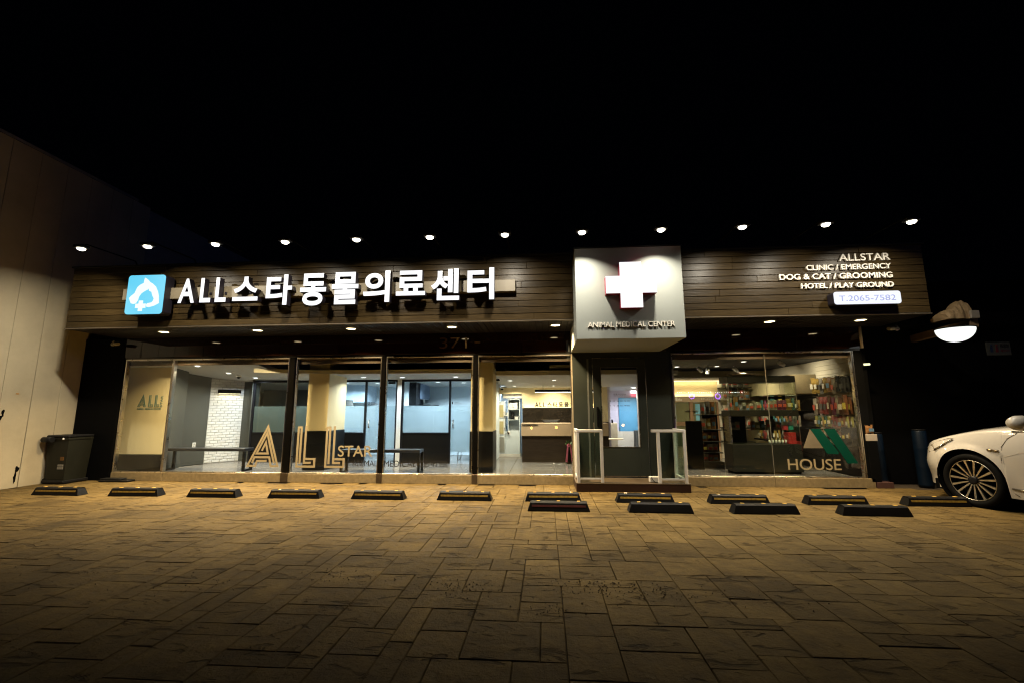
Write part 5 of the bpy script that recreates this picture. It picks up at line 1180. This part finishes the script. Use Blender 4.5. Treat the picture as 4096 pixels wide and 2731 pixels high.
# greenhouse
gh = MB(); prof = [(.62,.985),(1.25,1.36),(1.7,1.44),(2.3,1.43),(3.1,1.20),(3.55,.985)]
L = [(a, .10+(.17*(z-.97)/.45), z) for a, z in prof]; Rr = [(a, CW-p[1], p[2]) for (a, z), p in zip(prof, L)]
gh.add(L+Rr, [(0,1,2,3,4,5), tuple(reversed(range(6,12)))]+[(i,6+i,7+i,1+i) for i in range(5)]); obj('glasshouse', gh, CARGLASS, car)
obj('roof', MB().add([(1.28,.27,1.372),(1.7,.28,1.452),(2.3,.28,1.442),(2.75,.27,1.335),(1.28,CW-.27,1.372),(1.7,CW-.28,1.452),(2.3,CW-.28,1.442),(2.75,CW-.27,1.335)], [(0,4,5,1),(1,5,6,2),(2,6,7,3)]), CARWHITE, car)
ap = MB(); ap.tube([(.50,.10,.975),(.62,.105,1.0),(1.25,.262,1.37),(1.7,.272,1.445),(2.3,.272,1.435),(3.1,.22,1.21),(3.6,.13,.985)], .028, 8); obj('roof_pillar', ap, CARWHITE, car)
# door: shut lines and chrome
def sidepath(pts, r, name, mt, off=-.001):
    out = []
    for s, z in pts:
        zt, zl = top_z(s), low_z(s); v = (z-.17)/(zt-.17); b_ = .055*(1-v)**2+.075*max(0, v-.62)**1.6/.22
        out.append((s, side_d(s)+b_+off, z))
    return obj(name, MB().tube(out, r, 6), mt, car)
SHUT = mat('panel gap', (.12,.10,.08), .6)
sidepath([(.49,.93),(.40,.86),(.345,.76),(.325,.6),(.33,.45),(.345,.31),(.37,.235),(.42,.20)], .004, 'front_door_gap', SHUT)
sidepath([(1.45,.95),(1.46,.7),(1.43,.4),(1.42,.22)], .004, 'rear_door_gap', SHUT)
sidepath([(-.15,.33) ,(-.2,.32)], .001, 'bumper_gap', SHUT)
sidepath([(.44,.945),(.7,.952),(1.2,.958),(2.2,.965),(2.8,.972)], .009, 'belt_trim', CHROME, -.004)
sidepath([(.37,.285),(.6,.262),(1.2,.255),(2.2,.26),(2.55,.28)], .011, 'sill_trim', CHROME, -.004)
sidepath([(.36,.645),(.5,.70),(.8,.745),(1.6,.77)], .002, 'crease', CARWHITE, .0)
sidepath([(.205,.718),(.26,.712),(.318,.708)], .014, 'fender_vent', mat('vent chrome', (.35,.27,.17), .25, .9), -.002)
hlm = MB(); hp = []
for (s, z) in ((-.56,.62),(-.42,.655),(-.30,.735),(-.17,.83),(-.24,.826),(-.36,.79),(-.50,.73),(-.62,.68)):
    zt = top_z(s); v = (min(z, zt)-.17)/(zt-.17); b_ = .055*(1-v)**2+.075*max(0, v-.62)**1.6/.22; hp.append((s, side_d(s)+b_-.006, z))
hb = [(p[0], p[1]+.03, p[2]) for p in hp]
hlm.add(hp+hb, [tuple(range(8))]+[(i, 8+i, 8+(i+1) % 8, (i+1) % 8) for i in range(8)]); hl_ = obj('headlight', hlm, LENS, car)
obj('light_strip', MB().tube([(hp[1][0],hp[1][1]-.006,hp[1][2]+.01),(hp[2][0],hp[2][1]-.006,hp[2][2]),(hp[3][0],hp[3][1]-.006,hp[3][2]-.01)], .008, 6), CHROME, hl_)
obj('headlight', MB().add([(p[0], CW-p[1], p[2]) for p in hp+hb], [tuple(reversed(range(8)))]), LENS, car)
obj('grille', MB().box(-.875,-.85,.55,CW-.55,.34,.66,.01), mat('grille mesh', (.03,.03,.03), .3, .8), car)
mi_ = MB(); mi_.lathe(.62,-.10,1.05,[(0,-.12),(.06,-.11),(.085,-.04),(.09,.03),(.07,.10),(0,.12)],18,0,'y'); mo_ = obj('wing_mirror', mi_, CARWHITE, car)
obj('mirror_foot', MB().box(.55,.66,.0,.12,.955,1.0,.01), MATTBLACK, mo_)
def wheel(s, y, sg):
    w_ = obj('wheel', MB().lathe(s, y, .325, [(.245,sg*.02),(.262,sg*.0),(.30,-sg*.006),(.318,sg*.012),(.325,sg*.03),(.325,sg*.19),(.31,sg*.21),(.25,sg*.21)], 40, 0, 'y'), TYRE, car)
    obj('rim', MB().lathe(s, y, .325, [(.247,sg*.014),(.243,sg*.008),(.239,sg*.012)], 40, 0, 'y'), ALLOY, w_)
    obj('barrel', MB().lathe(s, y, .325, [(.239,sg*.0122),(.232,sg*.05),(.225,sg*.19)], 40, 0, 'y'), MATTBLACK, w_)
    obj('hub_cap', MB().lathe(s,y,.325,[(.052,sg*.03),(.05,sg*.014),(.035,sg*.010),(0,sg*.010)],20,0,'y'), FRAMEDARK, w_)
    obj('brake_disc', MB().lathe(s,y,.325,[(.16,sg*.10),(.0,sg*.10)],24,0,'y').lathe(s,y,.325,[(.235,sg*.13),(0,sg*.13)],24,0,'y'), MATTBLACK, w_)
    for k in range(15):
        t = 2*math.pi*(k+.3)/15; a = Vector((math.cos(t),0,math.sin(t))); p = Vector((-math.sin(t),0,math.cos(t))); c = Vector((s, y, .325))
        q0, q1 = c+a*.05+Vector((0,sg*.030,0)), c+a*.236+Vector((0,sg*.014,0)); w0, w1 = .006, .0125
        v = [q0-p*w0, q0+p*w0, q1+p*w1, q1-p*w1]; b_ = [x_+Vector((0,sg*.03,0)) for x_ in v]
        ff = [(0,1,2,3),(0,4,5,1),(1,5,6,2),(2,6,7,3),(3,7,4,0)]
        obj('spoke', MB().add([x_[:] for x_ in v+b_], ff), ALLOY, w_)
    for k in range(5):
        t = 2*math.pi*k/5; obj('wheel_nut', MB().cyl((s+.075*math.cos(t), y+sg*.03, .325+.075*math.sin(t)), (s+.075*math.cos(t), y+sg*.05, .325+.075*math.sin(t)), .011, n=8), MATTBLACK, w_)
for s in (0, WBASE): wheel(s, 0.0, 1); wheel(s, CW, -1)

# ------------------------------------------------------------------ across the street, behind the camera: what the shop glass mirrors
def ring(x, z, label):
    m = MB(); n = 28; vs = []
    for i in range(n):
        a = 2*math.pi*i/n
        for k in range(6):
            b = 2*math.pi*k/6; r = .17+.025*math.cos(b); vs.append((x+r*math.cos(a), -24+.025*math.sin(b), z+r*math.sin(a)))
    m.add(vs, [(i*6+k, i*6+(k+1) % 6, ((i+1) % n)*6+(k+1) % 6, ((i+1) % n)*6+k) for i in range(n) for k in range(6)])
    t = thing('neon_sign', (x, -24, z), label, 'neon sign', 'ring shaped neon signs across the street')
    obj('tube', m, glow('violet neon', (.32, .08, 1.0), 22), t); obj('post', MB().cyl((x,-24.1,0), (x,-24.1,z), .03), BLACK, t)
ring(10.14, 2.10, 'round violet neon sign across the street, left one')
ring(11.89, 2.10, 'round violet neon sign across the street, right one')
def light_string(x0, x1, z, label):
    t = thing('light_string', ((x0+x1)/2, -24, z), label, 'light string', 'light strings across the street')
    obj('cable', MB().cyl((x0,-24,z+.04), (x1,-24,z+.04), .008, n=6), BLACK, t)
    for xx in (x0, x1): obj('post', MB().cyl((xx,-24.05,0), (xx,-24.05,z+.05), .02, n=8), BLACK, t)
    b = MB(); x = x0+.05
    while x < x1: b.cyl((x,-24,z-.025), (x,-24,z+.025), .022, n=6); x += .15
    obj('bulbs', b, glow('white bulb', (.9,.95,1.0), 22), t)['kind'] = 'stuff'
light_string(9.13, 13.88, 2.37, 'string of small white bulbs hung on posts across the street')
def amber(x, z, label):  # unseen globes on posts, added only for amber glints in the windows
    t = thing('amber_reflection_globe', (x, -12, 0), label, 'lamp', 'amber globes added for reflections in the glass')
    obj('globe', MB().lathe(x, -12, z, [(.0,-.065),(.046,-.046),(.065,0),(.046,.046),(0,.065)], 18), glow('amber globe', (1.0,.5,.1), 22), t); obj('post', MB().cyl((x,-12,0), (x,-12,z-.066), .03, n=8), BLACK, t)
amber(-0.63, 0.43, 'leftmost amber globe added behind the camera to reflect in the glass')
amber(0.46, 0.45, 'middle amber globe added behind the camera to reflect in the glass')
amber(3.30, 0.55, 'rightmost amber globe added behind the camera to reflect in the glass')
